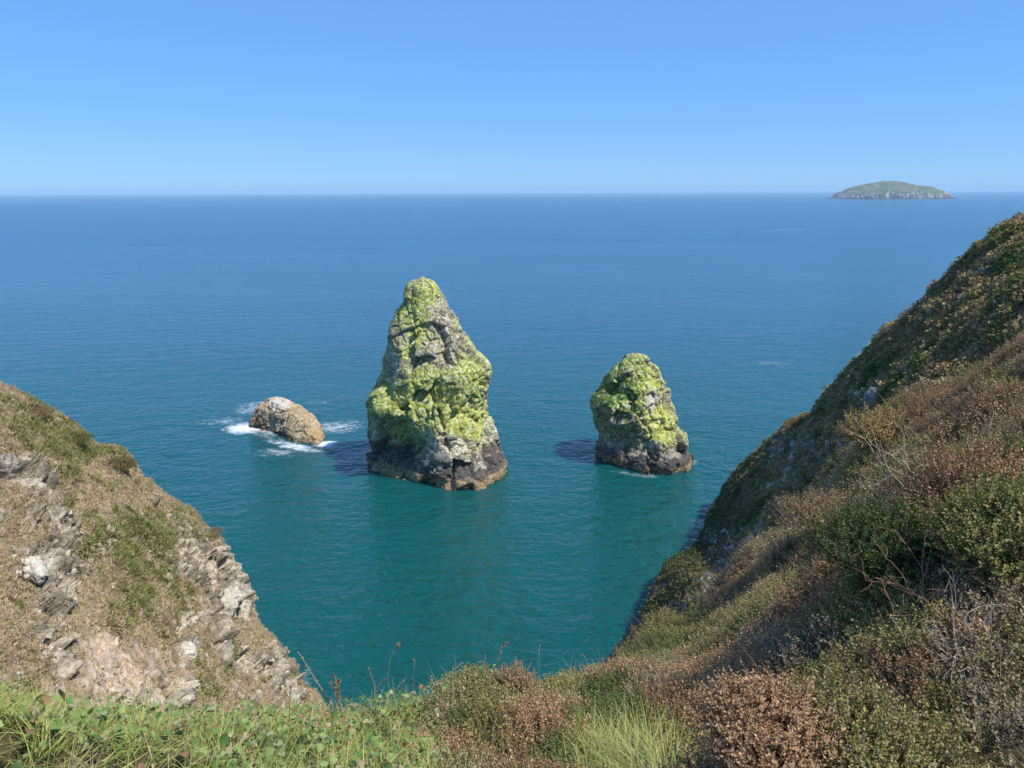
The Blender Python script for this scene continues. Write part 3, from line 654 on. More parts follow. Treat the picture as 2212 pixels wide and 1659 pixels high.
def heath_bumps(P):
    """bushes of the heath: height of the mounds and the cell each point belongs to"""
    w = P + 0.25 * np.stack([fbm(P / 0.6, 2, 460 + j) for j in range(3)], 1)
    F1, F2, cid = voronoi(w / 0.85, 431)
    f1, f2, cid2 = voronoi(w / 0.30, 433)
    h = 0.30 * np.clip(1 - (F1 / 0.75) ** 2, 0, 1) * (0.45 + 0.9 * rnd01(cid, 2)) + 0.07 * np.clip(1 - (f1 / 0.7) ** 2, 0, 1)
    return h, F1, F2, cid, cid2
def build_near():
    L = np.array(NC, float); k = len(L)
    bx = np.interp(L[:, 0], [-700, 0, 1106, 1400, 1742, 2060, 2400, 2900], [-900, -80, 1000, 1400, 1900, 2350, 2800, 3600])
    by = np.full(k, 2000.0)
    bd = np.interp(L[:, 0], [-700, 0, 1106, 1742, 2400, 2900], [1.6, 1.35, 1.22, 1.28, 1.6, 1.9])
    lip = at(L[:, 0], L[:, 1], L[:, 2]); lip[:, 2] -= L[:, 3]
    lx, ly = survey(lip)
    away = ray(lx, ly); away = away[:, :2] / np.hypot(away[:, 0], away[:, 1])[:, None]
    def beyond(dist, dz):
        B = lip.copy(); s = np.interp(L[:, 2], [3, 8, 25], [0.6, 1.0, 1.6]); B[:, :2] += away * (dist * s)[:, None]; B[:, 2] = np.maximum(lip[:, 2] + dz * s, -4); return B
    rows = []
    b0 = at(bx, by, bd)
    bk = b0.copy(); bk[:, 1] = -3.0 - 0.02 * np.abs(L[:, 0] - 1106) / 10; bk[:, 0] *= 1.6; bk[:, 2] = np.maximum(b0[:, 2] + 0.5, 48.6); rows += [bk, b0]
    for f in (0.2, 0.4, 0.6, 0.8, 0.93):
        px = bx * (1 - f) + lx * f; py = by * (1 - f) + ly * f
        d = 1 / ((1 - f) / bd + f / L[:, 2]); rows.append(at(px, py, d * (1 - 0.05 * math.sin(PI * f))))
    rows += [lip, beyond(0.5, -0.55), beyond(1.6, -3.2), beyond(4.5, -15), beyond(9, -60)]
    ctrl = np.stack(rows)
    tv = np.unique(np.r_[np.linspace(0, 1, 12), np.linspace(1, 8.5, 420), np.linspace(8.5, 11, 40)])
    G = catmull(ctrl, 0, tv); tu = np.linspace(0, k - 1, 620)
    G = catmull(G.transpose(1, 0, 2), 0, tu).transpose(1, 0, 2)
    n = grid_normals(G); n = n if n[..., 2].mean() > 0 else -n
    P = G.reshape(-1, 3); nf = n.reshape(-1, 3)
    sx, sy = survey(np.where((P @ FWD - EYE @ FWD)[:, None] > 0.3, P, EYE + FWD))
    heath = heath_mask(sx, sy, P)
    near = np.interp(np.hypot(P[:, 0], P[:, 1]), [2, 4, 9, 18], [0.26, 0.42, 0.95, 1.4])
    h, F1, F2, cid, cid2 = heath_bumps(P)
    d = heath * near * (h - 0.12) + (1 - heath) * 0.05 * fbm(P / 0.5, 3, 405) + 0.10 * fbm(P / 2.5, 2, 407)
    Pn = P + (0.45 * nf + np.array([0, 0, 0.55])) * d[:, None]
    G2 = Pn.reshape(G.shape); n2 = grid_normals(G2); n2 = (n2 if n2[..., 2].mean() > 0 else -n2)
    b = fbm(P / 0.12, 3, 411)
    c = mix(np.array([0.055, 0.045, 0.022]), np.array([0.10, 0.08, 0.04]), sstep(-0.4, 0.4, b))
    tag(mesh_obj('hillside', Pn, grid_faces(G.shape[0], G.shape[1]), M_SOIL, c), kind='structure')
    vis = np.zeros(G.shape[:2], bool); vis[(tv >= 1.2) & (tv <= 8.6)] = True
    return G2, n2, heath.reshape(G.shape[:2]), vis
def heath_mask(sx, sy, P):
    # heather takes over to one side; grass and leafy plants stay near the edge of the cove
    e = (sx - 960) / 90 + 0.6 * fbm(P / 0.5, 3, 421) - 7 * blob(sx, sy, 1370, 1660, 150, 110)
    return sstep(-0.8, 0.8, e)

LG, LN, LR, LT, LV = build_left()
RG, RN, RR, RV = build_right()
NG, NN, NH, NV = build_near()
haze()
# ------------------------------------------------------------------ plants: templates
def rot_to(n, spin):
    """rotation matrices taking +Z to n (K,3), spun about it"""
    n = n / np.maximum(np.linalg.norm(n, axis=1, keepdims=True), 1e-9)
    a = np.where(np.abs(n[:, 2:3]) < 0.95, np.array([[0, 0, 1.0]]), np.array([[1.0, 0, 0]]))
    t = np.cross(a, n); t /= np.linalg.norm(t, axis=1, keepdims=True); b = np.cross(n, t)
    c, s = np.cos(spin)[:, None], np.sin(spin)[:, None]
    x = c * t + s * b; y = -s * t + c * b
    return np.stack([x, y, n], 2)
class Heap:
    """collects triangles with colours for one mesh"""
    def __init__(s): s.V = []; s.F = []; s.C = []; s.n = 0
    def add(s, V, F, C):
        s.V.append(V.reshape(-1, 3).astype(np.float32)); s.F.append((F + s.n).reshape(-1, 3).astype(np.int32)); s.C.append(np.broadcast_to(C, V.shape).reshape(-1, 3).astype(np.float32)); s.n += V.reshape(-1, 3).shape[0]
    def inst(s, T, pos, R, sc, col):
        """T = (verts, tris, leaf id per vert); col (K, nleaf, 3)"""
        TV, TF, TI = T; K = len(pos)
        if K == 0: return
        V = np.einsum('kij,nj->kni', R, TV) * (sc[:, None, None] if sc.ndim == 1 else sc[:, None, :]) + pos[:, None]
        F = TF[None] + (np.arange(K) * len(TV))[:, None, None]
        s.add(V, F, col[:, TI])
    def build(s, name, mat, parent=None, smooth=False):
        return mesh_obj(name, np.concatenate(s.V), np.concatenate(s.F), mat, np.concatenate(s.C), parent, smooth)
def leaf_quad(p, d, up, L, W):
    side = np.cross(d, up); side /= np.linalg.norm(side) + 1e-9
    return np.array([p, p + d * L * 0.5 + side * W, p + d * L, p + d * L * 0.5 - side * W]), np.array([[0, 1, 2], [0, 2, 3]])
def sprig(rng, h, nl, L, W, lean=0.25, stem=0.0016, rise=0.9, lo=0.2):
    V = []; F = []; I = []; n = 0
    az = rng.random() * 2 * PI; dirx = np.array([math.cos(az), math.sin(az), 0])
    pos = lambda t: np.array([0, 0, h * t]) + dirx * lean * h * t * t
    for k in range(3):                                  # stem
        a, b = pos(k / 3), pos((k + 1) / 3); r0 = stem * (1 - k / 4); r1 = stem * (1 - (k + 1) / 4)
        ring = [np.array([math.cos(q), math.sin(q), 0]) for q in (0, 2.09, 4.19)]
        V += [a + r * r0 for r in ring] + [b + r * r1 for r in ring]; I += [0] * 6
        for q in range(3):
            F += [[n + q, n + (q + 1) % 3, n + 3 + q], [n + (q + 1) % 3, n + 3 + (q + 1) % 3, n + 3 + q]]
        n += 6
    for k in range(nl):
        t = lo + (1 - lo) * (k + rng.random() * .6) / nl; q = k * 2.4 + rng.random()
        d = np.array([math.cos(q), math.sin(q), rise * (0.5 + rng.random())]); d /= np.linalg.norm(d)
        s = (0.75 + 0.5 * rng.random())
        v, f = leaf_quad(pos(min(t, 1.0)), d, np.array([0.2 * rng.random(), 0.2, 1.0]), L * s, W * s)
        V += list(v); F += (f + n).tolist(); I += [k + 1] * 4; n += 4
    return np.array(V), np.array(F), np.array(I)
def blade_tuft(rng, nb, h, w, splay, seg=3):
    V = []; F = []; I = []; n = 0
    for b in range(nb):
        q = rng.random() * 2 * PI; d = np.array([math.cos(q), math.sin(q), 0]); s = np.array([-d[1], d[0], 0])
        s = s * math.cos(rng.random() * 3) + np.cross(s, [0, 0, 1]) * 0.3
        hh = h * (0.55 + 0.6 * rng.random()); sp = splay * (0.3 + rng.random()); base = d * rng.random() * h * 0.25
        for k in range(seg + 1):
            t = k / seg; p = base + d * sp * hh * t ** 1.8 + np.array([0, 0, hh * (t - 0.25 * sp * t * t)]); ww = w * (1 - t ** 1.5) + (0.0003 if k == seg else 0)
            V += [p - s * ww, p + s * ww]; I += [b] * 2
            if k: F += [[n - 2, n - 1, n], [n - 1, n + 1, n]]
            n += 2
    return np.array(V), np.array(F), np.array(I)
def far_tuft(rng, nb, h, w, splay):
    V = []; F = []; I = []; n = 0
    for b in range(nb):
        q = rng.random() * 2 * PI; d = np.array([math.cos(q), math.sin(q), 0]); s = np.array([-d[1], d[0], 0])
        hh = h * (0.5 + 0.7 * rng.random()); base = d * rng.random() * h * 0.5
        p = base + d * splay * hh * rng.random() + np.array([0, 0, hh])
        V += [base - s * w, base + s * w, p]; F.append([n, n + 1, n + 2]); I += [b] * 3; n += 3
    return np.array(V), np.array(F), np.array(I)
def bush_clump(rng, nl, r, L):
    V = []; F = []; I = []; n = 0
    for k in range(nl):
        d = rng.normal(size=3); d[2] = abs(d[2]) * 0.9 + 0.05; d /= np.linalg.norm(d)
        p = d * r * np.array([1, 1, 0.75]) * (0.55 + 0.5 * rng.random())
        u = rng.normal(size=3); dd = d * 0.5 + u * 0.5; dd /= np.linalg.norm(dd)
        v, f = leaf_quad(p, dd, rng.normal(size=3), L * (0.6 + .8 * rng.random()), L * 0.34)
        V += list(v); F += (f + n).tolist(); I += [k] * 4; n += 4
    return np.array(V), np.array(F), np.array(I)
def ivy_leaf(rng, size):
    """lobed leaf folded along its midrib on a short stalk, lying along +X, facing +Z"""
    prof = [(0.0, 0.10), (0.10, 0.42), (0.32, 0.50), (0.42, 0.34), (0.62, 0.38), (0.78, 0.20), (1.0, 0.0)]
    V = []; F = []; fold = 0.25 + 0.3 * rng.random(); curl = 0.15 + 0.25 * rng.random()
    for i, (x, y) in enumerate(prof):
        z = -curl * x * x
        V += [(x, 0, z), (x, y * (0.9 + .2 * rng.random()), z + fold * y), (x, -y * (0.9 + .2 * rng.random()), z + fold * y)]
        if i:
            a = 3 * (i - 1); b = 3 * i
            F += [[a, b, b + 1], [a, b + 1, a + 1], [a, a + 2, b + 2], [a, b + 2, b]]
    n = len(V); V += [(0, 0.012, 0), (0, -0.012, 0), (-0.7, 0, -0.5)]; F += [[n, n + 2, n + 1]]
    return np.array(V) * size, np.array(F), np.array([0] * n + [1] * 3)

def surface_points(G, N, keep, dens, jitter=True):
    """random points over a grid surface; dens gives points per square metre for every quad"""
    a, b, c, d = G[:-1, :-1], G[:-1, 1:], G[1:, 1:], G[1:, :-1]
    area = 0.5 * np.linalg.norm(np.cross(c - a, d - b), axis=-1)
    ok = keep[:-1, :-1]
    lam = np.where(ok, area * dens[:-1, :-1], 0)
    cnt = RNG.poisson(lam)
    r, q = np.nonzero(cnt); m = cnt[r, q]; r = np.repeat(r, m); q = np.repeat(q, m)
    u = RNG.random(len(r))[:, None]; v = RNG.random(len(r))[:, None]
    P = (a[r, q] * (1 - u) + b[r, q] * u) * (1 - v) + (d[r, q] * (1 - u) + c[r, q] * u) * v
    return P, N[r, q], r, q
def inframe(G, m=380):
    z = (G - EYE) @ FWD
    sx, sy = survey(np.where((z > 0.4)[..., None], G, EYE + FWD * 5))
    return (z > 0.4) & (sx > -m) & (sx < W0 + m) & (sy > 300) & (sy < H0 + 1.2 * m), sx, sy
def jit(K, n, amt): return 1 + amt * (RNG.random((K, n, 1)) - 0.5) * 2

# ------------------------------------------------------------------ turf of the left headland
def plant_left():
    keep, sx, sy = inframe(LG)
    turf = LT; D = np.linalg.norm(LG - EYE, axis=-1)
    dens = (15 + 62 * turf) * (1 - 0.93 * LR) * (1 - 0.8 * np.clip(blob(sx, sy, 215, 1410, 45, 70) + blob(sx, sy, 290, 1510, 90, 35), 0, 1))
    P, n, r, q = surface_points(LG, LN, keep & LV, dens)
    X, Y = sx[r, q], sy[r, q]
    K = len(P); up = 0.6 * n + np.array([0, 0, 0.8]) + 0.25 * RNG.normal(size=(K, 3))
    R = rot_to(up, RNG.random(K) * 2 * PI)
    m1 = fbm(P / 1.6, 3, 501); m2 = fbm(P / 5, 3, 503); m3 = RNG.random(K)
    straw = np.array([0.55, 0.455, 0.25]); pinkish = np.array([0.50, 0.36, 0.255]); olive = np.array([0.36, 0.325, 0.12]); green = np.array([0.25, 0.26, 0.085]); brown = np.array([0.20, 0.13, 0.075])
    gz = sstep(-0.1, 0.45, 0.6 * m1 + 0.35 * m2 + 0.6 * fbm(P / 0.6, 3, 505) - 0.14 + 0.45 * blob(X, Y, 290, 1260, 110, 110) + 0.5 * blob(X, Y, 330, 1150, 90, 40) + 0.55 * blob(X, Y, 220, 960, 160, 45) + 0.4 * blob(X, Y, 60, 900, 90, 60) + 0.3 * blob(X, Y, 400, 1100, 60, 40) + 0.3 * blob(X, Y, 480, 1430, 80, 60) - 0.3 * blob(X, Y, 200, 1450, 180, 120))
    c = mix(mix(straw, pinkish, m3), olive, np.clip(gz * 1.1 - 0.45 * m3, 0, 1))
    c = mix(c, green, sstep(0.62, 0.9, gz + 0.3 * (m3 - .5) + 0.5 * blob(X, Y, 262, 1235, 40, 35)) * 0.8)
    c = mix(c, brown, sstep(0.5, 0.8, fbm(P / 2.2, 3, 507) + 0.45 * blob(X, Y, 280, 995, 30, 25) + 0.4 * blob(X, Y, 90, 880, 60, 30) + 0.3 * blob(X, Y, 360, 1350, 50, 25)) * 0.8)
    hp = Heap(); T = [far_tuft(RNG, 9, 0.21, 0.020, 0.8) for _ in range(6)] + [bush_clump(RNG, 12, 0.13, 0.085) for _ in range(3)]
    w = RNG.integers(0, len(T), K); sc = 0.65 + 0.7 * RNG.random(K)
    sc = sc * (0.8 + 0.5 * gz)
    for k, t in enumerate(T):
        i = w == k; nl = t[2].max() + 1
        hp.inst(t, P[i] - n[i] * 0.02, R[i], sc[i], c[i][:, None, :] * jit(i.sum(), nl, 0.35))
    tag(hp.build('turf', M_PLANT), kind='stuff')
plant_left()

# ------------------------------------------------------------------ turf and low scrub of the right headland
def plant_right():
    keep, sx, sy = inframe(RG)
    dens = 26.0 * (1 - 0.9 * RR) * sstep(2.0, 6.0, RG[..., 2])
    P, n, r, q = surface_points(RG, RN, keep & RV, dens)
    X, Y = sx[r, q], sy[r, q]; K = len(P)
    up = 0.7 * n + np.array([0, 0, 0.7]) + 0.25 * RNG.normal(size=(K, 3)); R = rot_to(up, RNG.random(K) * 2 * PI)
    m1 = fbm(P / 2.5, 3, 511); m2 = fbm(P / 8, 3, 513); m3 = RNG.random(K)
    c = mix(np.array([0.38, 0.285, 0.145]), np.array([0.235, 0.21, 0.065]), sstep(-0.25, 0.3, m1 + 0.4 * (m3 - .5)))
    c = mix(c, np.array([0.085, 0.135, 0.035]), sstep(0.1, 0.4, m2 + 0.3 * m1))
    c = mix(c, np.array([0.34, 0.205, 0.115]), sstep(0.25, 0.5, fbm(P / 3.2, 3, 517)))
    c = mix(c, np.array([0.075, 0.085, 0.035]), sstep(16, 5, P[:, 2]) * 0.85)      # growth coloured darker low on the cliff
    hp = Heap(); T = [far_tuft(RNG, 8, 0.38, 0.04, 0.8) for _ in range(4)] + [bush_clump(RNG, 18, 0.32, 0.19) for _ in range(3)] + [bush_clump(RNG, 40, 0.6, 0.24)]
    w = RNG.integers(0, len(T), K); sc = 0.6 + 0.8 * RNG.random(K)
    for k, t in enumerate(T):
        i = w == k; nl = t[2].max() + 1
        hp.inst(t, P[i] - n[i] * 0.03, R[i], sc[i], c[i][:, None, :] * jit(i.sum(), nl, 0.35))
    tag(hp.build('scrub', M_PLANT), kind='stuff')
plant_right()

# ------------------------------------------------------------------ heath
PAL = 1.14 * np.array([[0.37, 0.215, 0.105], [0.285, 0.21, 0.115], [0.215, 0.19, 0.05], [0.27, 0.245, 0.075], [0.095, 0.135, 0.035], [0.27, 0.215, 0.13], [0.26, 0.155, 0.08], [0.055, 0.085, 0.03]])
PALE = 1.02 * np.array([[0.58, 0.385, 0.225], [0.45, 0.36, 0.22], [0.36, 0.31, 0.13], [0.44, 0.37, 0.18], [0.20, 0.23, 0.08], [0.46, 0.38, 0.26], [0.42, 0.275, 0.155], [0.11, 0.15, 0.05]])
REG = [(0, 1640, 1540, 120, 110, 1.0), (2, 1800, 1580, 130, 90, .9), (2, 1480, 1370, 110, 60, .6), (3, 1600, 1340, 120, 40, .5), (5, 1680, 1420, 130, 50, .6), (1, 2150, 1330, 110, 60, .5), (3, 1980, 1330, 110, 50, .5), (2, 1900, 1280, 110, 40, .5), (0, 2080, 1380, 90, 40, .4), (5, 2080, 1450, 120, 40, .35), (4, 1420, 1420, 60, 30, .6),
       (1, 1700, 1180, 90, 60, .6), (6, 1780, 1150, 90, 60, .5), (6, 1560, 1290, 70, 60, .4), (7, 1960, 1200, 80, 45, .45), (6, 1830, 1200, 80, 60, .6), (1, 1900, 1110, 70, 40, .5), (7, 1900, 1010, 50, 40, .5), (6, 1760, 1330, 80, 50, .4), (6, 2150, 1060, 90, 50, .6), (2, 2040, 1010, 90, 50, .4), (2, 2130, 920, 80, 50, .4), (6, 2060, 860, 90, 50, .5), (6, 2000, 930, 80, 40, .6), (2, 2150, 830, 60, 30, .5), (0, 1880, 930, 40, 30, .8), (6, 2100, 740, 90, 40, .4), (1, 1420, 1480, 80, 50, .4), (0, 1450, 1500, 50, 25, .3), (3, 1240, 1480, 60, 30, .5), (2, 1330, 1450, 60, 40, .5),
       (0, 1120, 1590, 45, 35, .55), (3, 1130, 1520, 110, 50, .8), (2, 1040, 1570, 70, 70, .7), (1, 2160, 1560, 80, 60, .5), (2, 2030, 1600, 100, 60, .5), (4, 1000, 1590, 50, 50, .4)]
def heath_colour(P, X, Y):
    h, F1, F2, cid, cid2 = heath_bumps(P)
    sc = np.stack([0.42 * rnd01(cid, 20 + k) + 0.30 * rnd01(cid2, 40 + k) + 0.35 * fbm(P / 1.1, 2, 520 + k) for k in range(8)], 1)
    sc[:, 7] -= 0.35; sc[:, 4] -= 0.1; sc[:, 5] -= 0.12
    for (k, cx, cy, rx, ry, a) in REG: sc[:, k] += a * blob(X, Y, cx, cy, rx, ry)
    return sc.argmax(1), h
SPR = [sprig(RNG, 0.12, 17, 0.0130, 0.0038) for _ in range(7)]
SPR_FAR = [sprig(RNG, 0.12, 13, 0.0155, 0.0042) for _ in range(6)]
def leaf_cols(idx, nl, pale=0.45, jt=0.3):
    K = len(idx); t = (RNG.random((K, nl, 1)) < pale) * (0.5 + 0.5 * RNG.random((K, nl, 1)))
    c = PAL[idx][:, None] * (1 - t) + PALE[idx][:, None] * t
    c = c * jit(K, nl, jt)
    c[:, 0] = np.array([0.13, 0.09, 0.06])
    return c
def plant_heath():
    keep, sx, sy = inframe(NG)
    D = np.linalg.norm(NG - EYE, axis=-1)
    dens = np.interp(D, [2, 3, 5, 9, 15, 25], [3100, 2500, 1400, 760, 460, 260]) * NH
    P, n, r, q = surface_points(NG, NN, keep & NV, dens)
    X, Y = sx[r, q], sy[r, q]; d = D[r, q]; K = len(P)
    idx, h = heath_colour(P, X, Y)
    # thin where dead or shaded out
    gone = fbm(P / 0.5, 3, 541) < -0.8
    kp = ~gone; P, n, d, idx, X, Y = P[kp], n[kp], d[kp], idx[kp], X[kp], Y[kp]; K = len(P)
    up = 0.75 * n + np.array([-0.05, 0.0, 0.65]) + 0.30 * RNG.normal(size=(K, 3)); R = rot_to(up, RNG.random(K) * 2 * PI)
    sc = np.interp(d, [2, 4, 10, 22], [0.62, 0.85, 1.15, 1.8]) * (0.7 + 0.6 * RNG.random(K))
    hp = Heap(); far = d > 7.0
    for T, sel in ((SPR, ~far), (SPR_FAR, far)):
        w = RNG.integers(0, len(T), K)
        for k, t in enumerate(T):
            i = sel & (w == k); nl = t[2].max() + 1
            hp.inst(t, P[i] - n[i] * 0.015, R[i], sc[i], leaf_cols(idx[i], nl))
    tag(hp.build('heather', M_PLANT), kind='stuff')
    # bents and dry grass poking through
    sel = RNG.random(K) < np.interp(d, [2, 5, 12, 25], [0.012, 0.03, 0.06, 0.09])
    hp = Heap(); T = [blade_tuft(RNG, 4, 0.24, 0.0016, 0.7) for _ in range(5)]; Q = P[sel]; dd = d[sel]; w = RNG.integers(0, 5, len(Q))
    s2 = np.interp(dd, [2, 4, 12, 22], [0.55, 0.8, 1.3, 2.0]); Rr = rot_to(np.array([[-0.25, 0.0, 1.0]]) + 0.35 * RNG.normal(size=(len(Q), 3)), RNG.random(len(Q)) * 6.28)
    cc = mix(np.array([0.50, 0.42, 0.30]), np.array([0.34, 0.29, 0.13]), RNG.random(len(Q)))
    for k, t in enumerate(T):
        i = w == k; hp.inst(t, Q[i], Rr[i], s2[i], cc[i][:, None] * jit(i.sum(), t[2].max() + 1, 0.25))
    tag(hp.build('dry_grass', M_PLANT), kind='stuff')
plant_heath()

# ------------------------------------------------------------------ grass and leafy plants at the edge of the cove
def plant_edge():
    keep, sx, sy = inframe(NG)
    D = np.linalg.norm(NG - EYE, axis=-1); edge = 1 - NH
    # short grass
    fine = blob(sx, sy, 1370, 1650, 170, 100)
    dens = edge * (820 + 1100 * np.clip(fine, 0, 1)) * np.interp(D, [1.9, 2.3, 4, 8], [1.3, 1.0, 0.7, 0.3])
    P, n, r, q = surface_points(NG, NN, keep & NV, dens); K = len(P); X, Y = sx[r, q], sy[r, q]; f = fine[r, q]
    hp = Heap(); T = [blade_tuft(RNG, 7, 0.115, 0.0017 + 0.0004 * (k % 3), 1.1, 4) for k in range(9)]; w = RNG.integers(0, 9, K)
    up = np.array([0.34, 0.05, 0.85]) + 0.35 * n + 0.32 * RNG.normal(size=(K, 3)); R = rot_to(up, RNG.random(K) * 6.28)
    m = RNG.random(K); b = fbm(P / 0.35, 3, 551)
    c = mix(np.array([0.34, 0.38, 0.095]), np.array([0.58, 0.50, 0.23]), sstep(0.4, 1.05, m + 0.5 * b - 0.25 * f))
    c = mix(c, np.array([0.40, 0.39, 0.17]), (m < 0.6) * 0.8 * f); c = mix(c, np.array([0.52, 0.40, 0.24]), (m > 0.86) * 0.8)
    c = mix(c, np.array([0.16, 0.27, 0.06]), sstep(0.2, 0.5, b + 0.35 * blob(X, Y, 120, 1620, 200, 60)) * 0.8)
    sc = (0.6 + 0.65 * RNG.random(K)) * (0.85 + 0.4 * np.clip(f, 0, 1))
    for k, t in enumerate(T):
        i = w == k; hp.inst(t, P[i] - 0.01 * n[i], R[i], sc[i], c[i][:, None] * jit(i.sum(), t[2].max() + 1, 0.3))
    tag(hp.build('grass', M_PLANT), kind='stuff')
    # creeping leafy plants
    dens = edge * np.clip(1 - 1.5 * fine, 0, 1) * (680 + 560 * blob(sx, sy, 500, 1620, 260, 90) + 260 * blob(sx, sy, 900, 1560, 120, 60)) * (0.55 + 0.9 * sstep(-0.2, 0.3, fbm(NG.reshape(-1, 3) / 0.3, 2, 555)).reshape(sx.shape))
    P, n, r, q = surface_points(NG, NN, keep & NV, dens); K = len(P); X, Y = sx[r, q], sy[r, q]
    hp = Heap(); T = [ivy_leaf(RNG, 0.020) for _ in range(10)]; w = RNG.integers(0, 10, K)
    up = n + np.array([0.1, -0.25, 0.3]) + 0.6 * RNG.normal(size=(K, 3)); R = rot_to(up, RNG.random(K) * 6.28)
    m = RNG.random(K)
    c = mix(np.array([0.11, 0.21, 0.05]), np.array([0.29, 0.37, 0.11]), m); c[m > 0.86] = np.array([0.30, 0.33, 0.16]); c[RNG.random(K) < 0.10] = np.array([0.33, 0.17, 0.085]); c[RNG.random(K) < 0.08] = np.array([0.42, 0.34, 0.2])
    hh = 0.03 + 0.095 * RNG.random(K); sc = 0.5 + 1.1 * RNG.random(K) ** 2
    for k, t in enumerate(T):
        i = w == k; cc = np.stack([c[i], np.tile(np.array([0.22, 0.15, 0.08]), (i.sum(), 1))], 1)
        hp.inst(t, P[i] + np.array([0, 0, 1.0]) * hh[i][:, None], R[i], sc[i], cc * jit(i.sum(), 2, 0.2))
    tag(hp.build('leafy_ground_cover', M_LEAF, smooth=True), kind='stuff')
plant_edge()

# ------------------------------------------------------------------ single plants and stones
def hit(G, px, py, vis=None):
    z = (G - EYE) @ FWD; sx, sy = survey(np.where((z > 0.4)[..., None], G, EYE + FWD * 5))
    e = (sx - px) ** 2 + (sy - py) ** 2 + np.where(z > 0.4, 0, 1e9)
    near = e < max(e.min() * 1.5, 36)
    i = np.argmin(np.where(near, z, 1e9)); return G.reshape(-1, 3)[i]
def tube(hp, pts, r0, r1, col, sides=5):
    pts = np.asarray(pts, float); n = len(pts); d = np.gradient(pts, axis=0); d /= np.linalg.norm(d, axis=1, keepdims=True) + 1e-9
    a = np.cross(d, np.array([0.31, 0.95, 0.1])); a /= np.linalg.norm(a, axis=1, keepdims=True) + 1e-9; b = np.cross(d, a)
    q = np.arange(sides) / sides * 2 * PI; r = np.linspace(r0, r1, n)[:, None, None]
    V = pts[:, None] + r * (np.cos(q)[None, :, None] * a[:, None] + np.sin(q)[None, :, None] * b[:, None])
    F4 = grid_faces(n, sides, True); F = np.vstack([F4[:, [0, 1, 2]], F4[:, [0, 2, 3]]])
    hp.add(V.reshape(-1, 3), F, np.asarray(col, float))
def shrub(name, label, px, py, G, rx, h, pal, nsp, cat='shrub', ry=None, group=None, sc=1.0, lift=0.0, far=False, pale=0.35, seed=0, off=(0, 0)):
    base = hit(G, px, py); rng = np.random.default_rng(1000 + seed)
    root = empty(name, Vector(base)); tag(root, label, cat, group)
    ry = ry or rx
    nb = 5; bc = np.stack([(rng.random(nb) - .5) * 1.1 * rx, (rng.random(nb) - .5) * 1.1 * ry, h * (0.15 + 0.25 * rng.random(nb))], 1); bc[0] = (0, 0, h * 0.35)
    br = 0.45 + 0.25 * rng.random(nb); br[0] = 0.62
    d = rng.normal(size=(nsp, 3)); d[:, 2] = np.abs(d[:, 2]) * 0.9 - 0.15; d /= np.linalg.norm(d, axis=1, keepdims=True)
    w = rng.integers(0, nb, nsp)
    P = bc[w] + d * br[w][:, None] * np.array([rx, ry, h]) * (0.55 + 0.5 * rng.random(nsp))[:, None] + np.array([0, 0, lift])
    lump = fbm((P + base) / (0.35 * rx) , 2, seed)
    P = P * (1 + 0.12 * lump)[:, None]; kp = (lump > -0.45) & (P[:, 2] > -0.1 * h); P, d = P[kp], d[kp]
    K = len(P); R = rot_to(d + np.array([0, 0, 0.7]) + 0.35 * rng.normal(size=(K, 3)), rng.random(K) * 6.28)
    T = SPR_FAR if far else SPR; tw = rng.integers(0, len(T), K); s = sc * (0.6 + 0.6 * rng.random(K)); hp = Heap()
    idx = np.full(K, pal) if isinstance(pal, int) else np.array(pal)[rng.integers(0, len(pal), K)]
    for k, t in enumerate(T):
        i = tw == k; hp.inst(t, P[i], R[i], s[i], leaf_cols(idx[i], t[2].max() + 1, pale))
    hp.build('foliage', M_PLANT, root)
    hp = Heap()
    for k in range(7):
        e = bc[k % nb] + rng.normal(size=3) * np.array([rx, ry, h]) * 0.15; e[2] = abs(e[2]) + h * 0.3 + lift
        st = np.array([rng.normal() * 0.08 * rx, rng.normal() * 0.08 * ry, -0.06]); mid = (st + e) / 2 + rng.normal(size=3) * 0.06 * rx
        tube(hp, catmull(np.array([st, mid, e]), 8), 0.02 * rx + 0.002, 0.006 * rx + 0.001, (0.15, 0.105, 0.075), 4)
    hp.build('stem', M_TWIG, root)
    return root
shrub('heather_shrub', 'rust-coloured dead heather mound between the pale green grass and an olive heather bush', 1685, 1640, NG, 0.15, 0.15, 0, 3400, seed=1, sc=0.62, pale=0.5)
shrub('heather_shrub', 'olive-green heather mound growing beside the rust-coloured heather near the bottom edge', 1860, 1650, NG, 0.22, 0.10, [2, 2, 3, 1], 3000, seed=2, sc=0.6)
shrub('heather_shrub', 'dark orange-brown shrub above a black hollow in the steep heath', 2110, 1190, NG, 0.42, 0.42, [0, 6], 2600, seed=3, sc=0.9)
shrub('heather_shrub', 'green and tan bush beside the dark orange-brown shrub at the picture edge', 2215, 1215, NG, 0.30, 0.26, [4, 2, 3], 2400, seed=4, sc=0.9)
shrub('heather_shrub', 'golden tan heather tussock on the shoulder of the heath ridge', 1885, 975, NG, 0.55, 0.5, [0, 3], 1500, seed=5, sc=1.6, far=True)
shrub('heather_shrub', 'small pointed tan heather clump standing out against the water at the cliff edge', 1115, 1512, NG, 0.10, 0.17, [1, 0], 900, seed=6, sc=0.55, pale=0.6)
shrub('heather_shrub', 'broad pinkish-brown heather mound on the near ridge above the dark rock face', 1790, 1140, NG, 0.55, 0.30, [1, 1, 6], 2200, seed=7, sc=1.2, far=True)
shrub('heather_shrub', 'bright green leafy bush half way up the shaded heath by bare twigs', 2170, 1060, NG, 0.32, 0.22, [4, 4, 7], 2200, seed=8, sc=1.1)
shrub('heather_shrub', 'dark evergreen bramble bush filling the shaded hollow below the bare twigs', 1970, 1235, NG, 0.4, 0.25, [7, 7, 4], 2600, seed=9, sc=0.95)
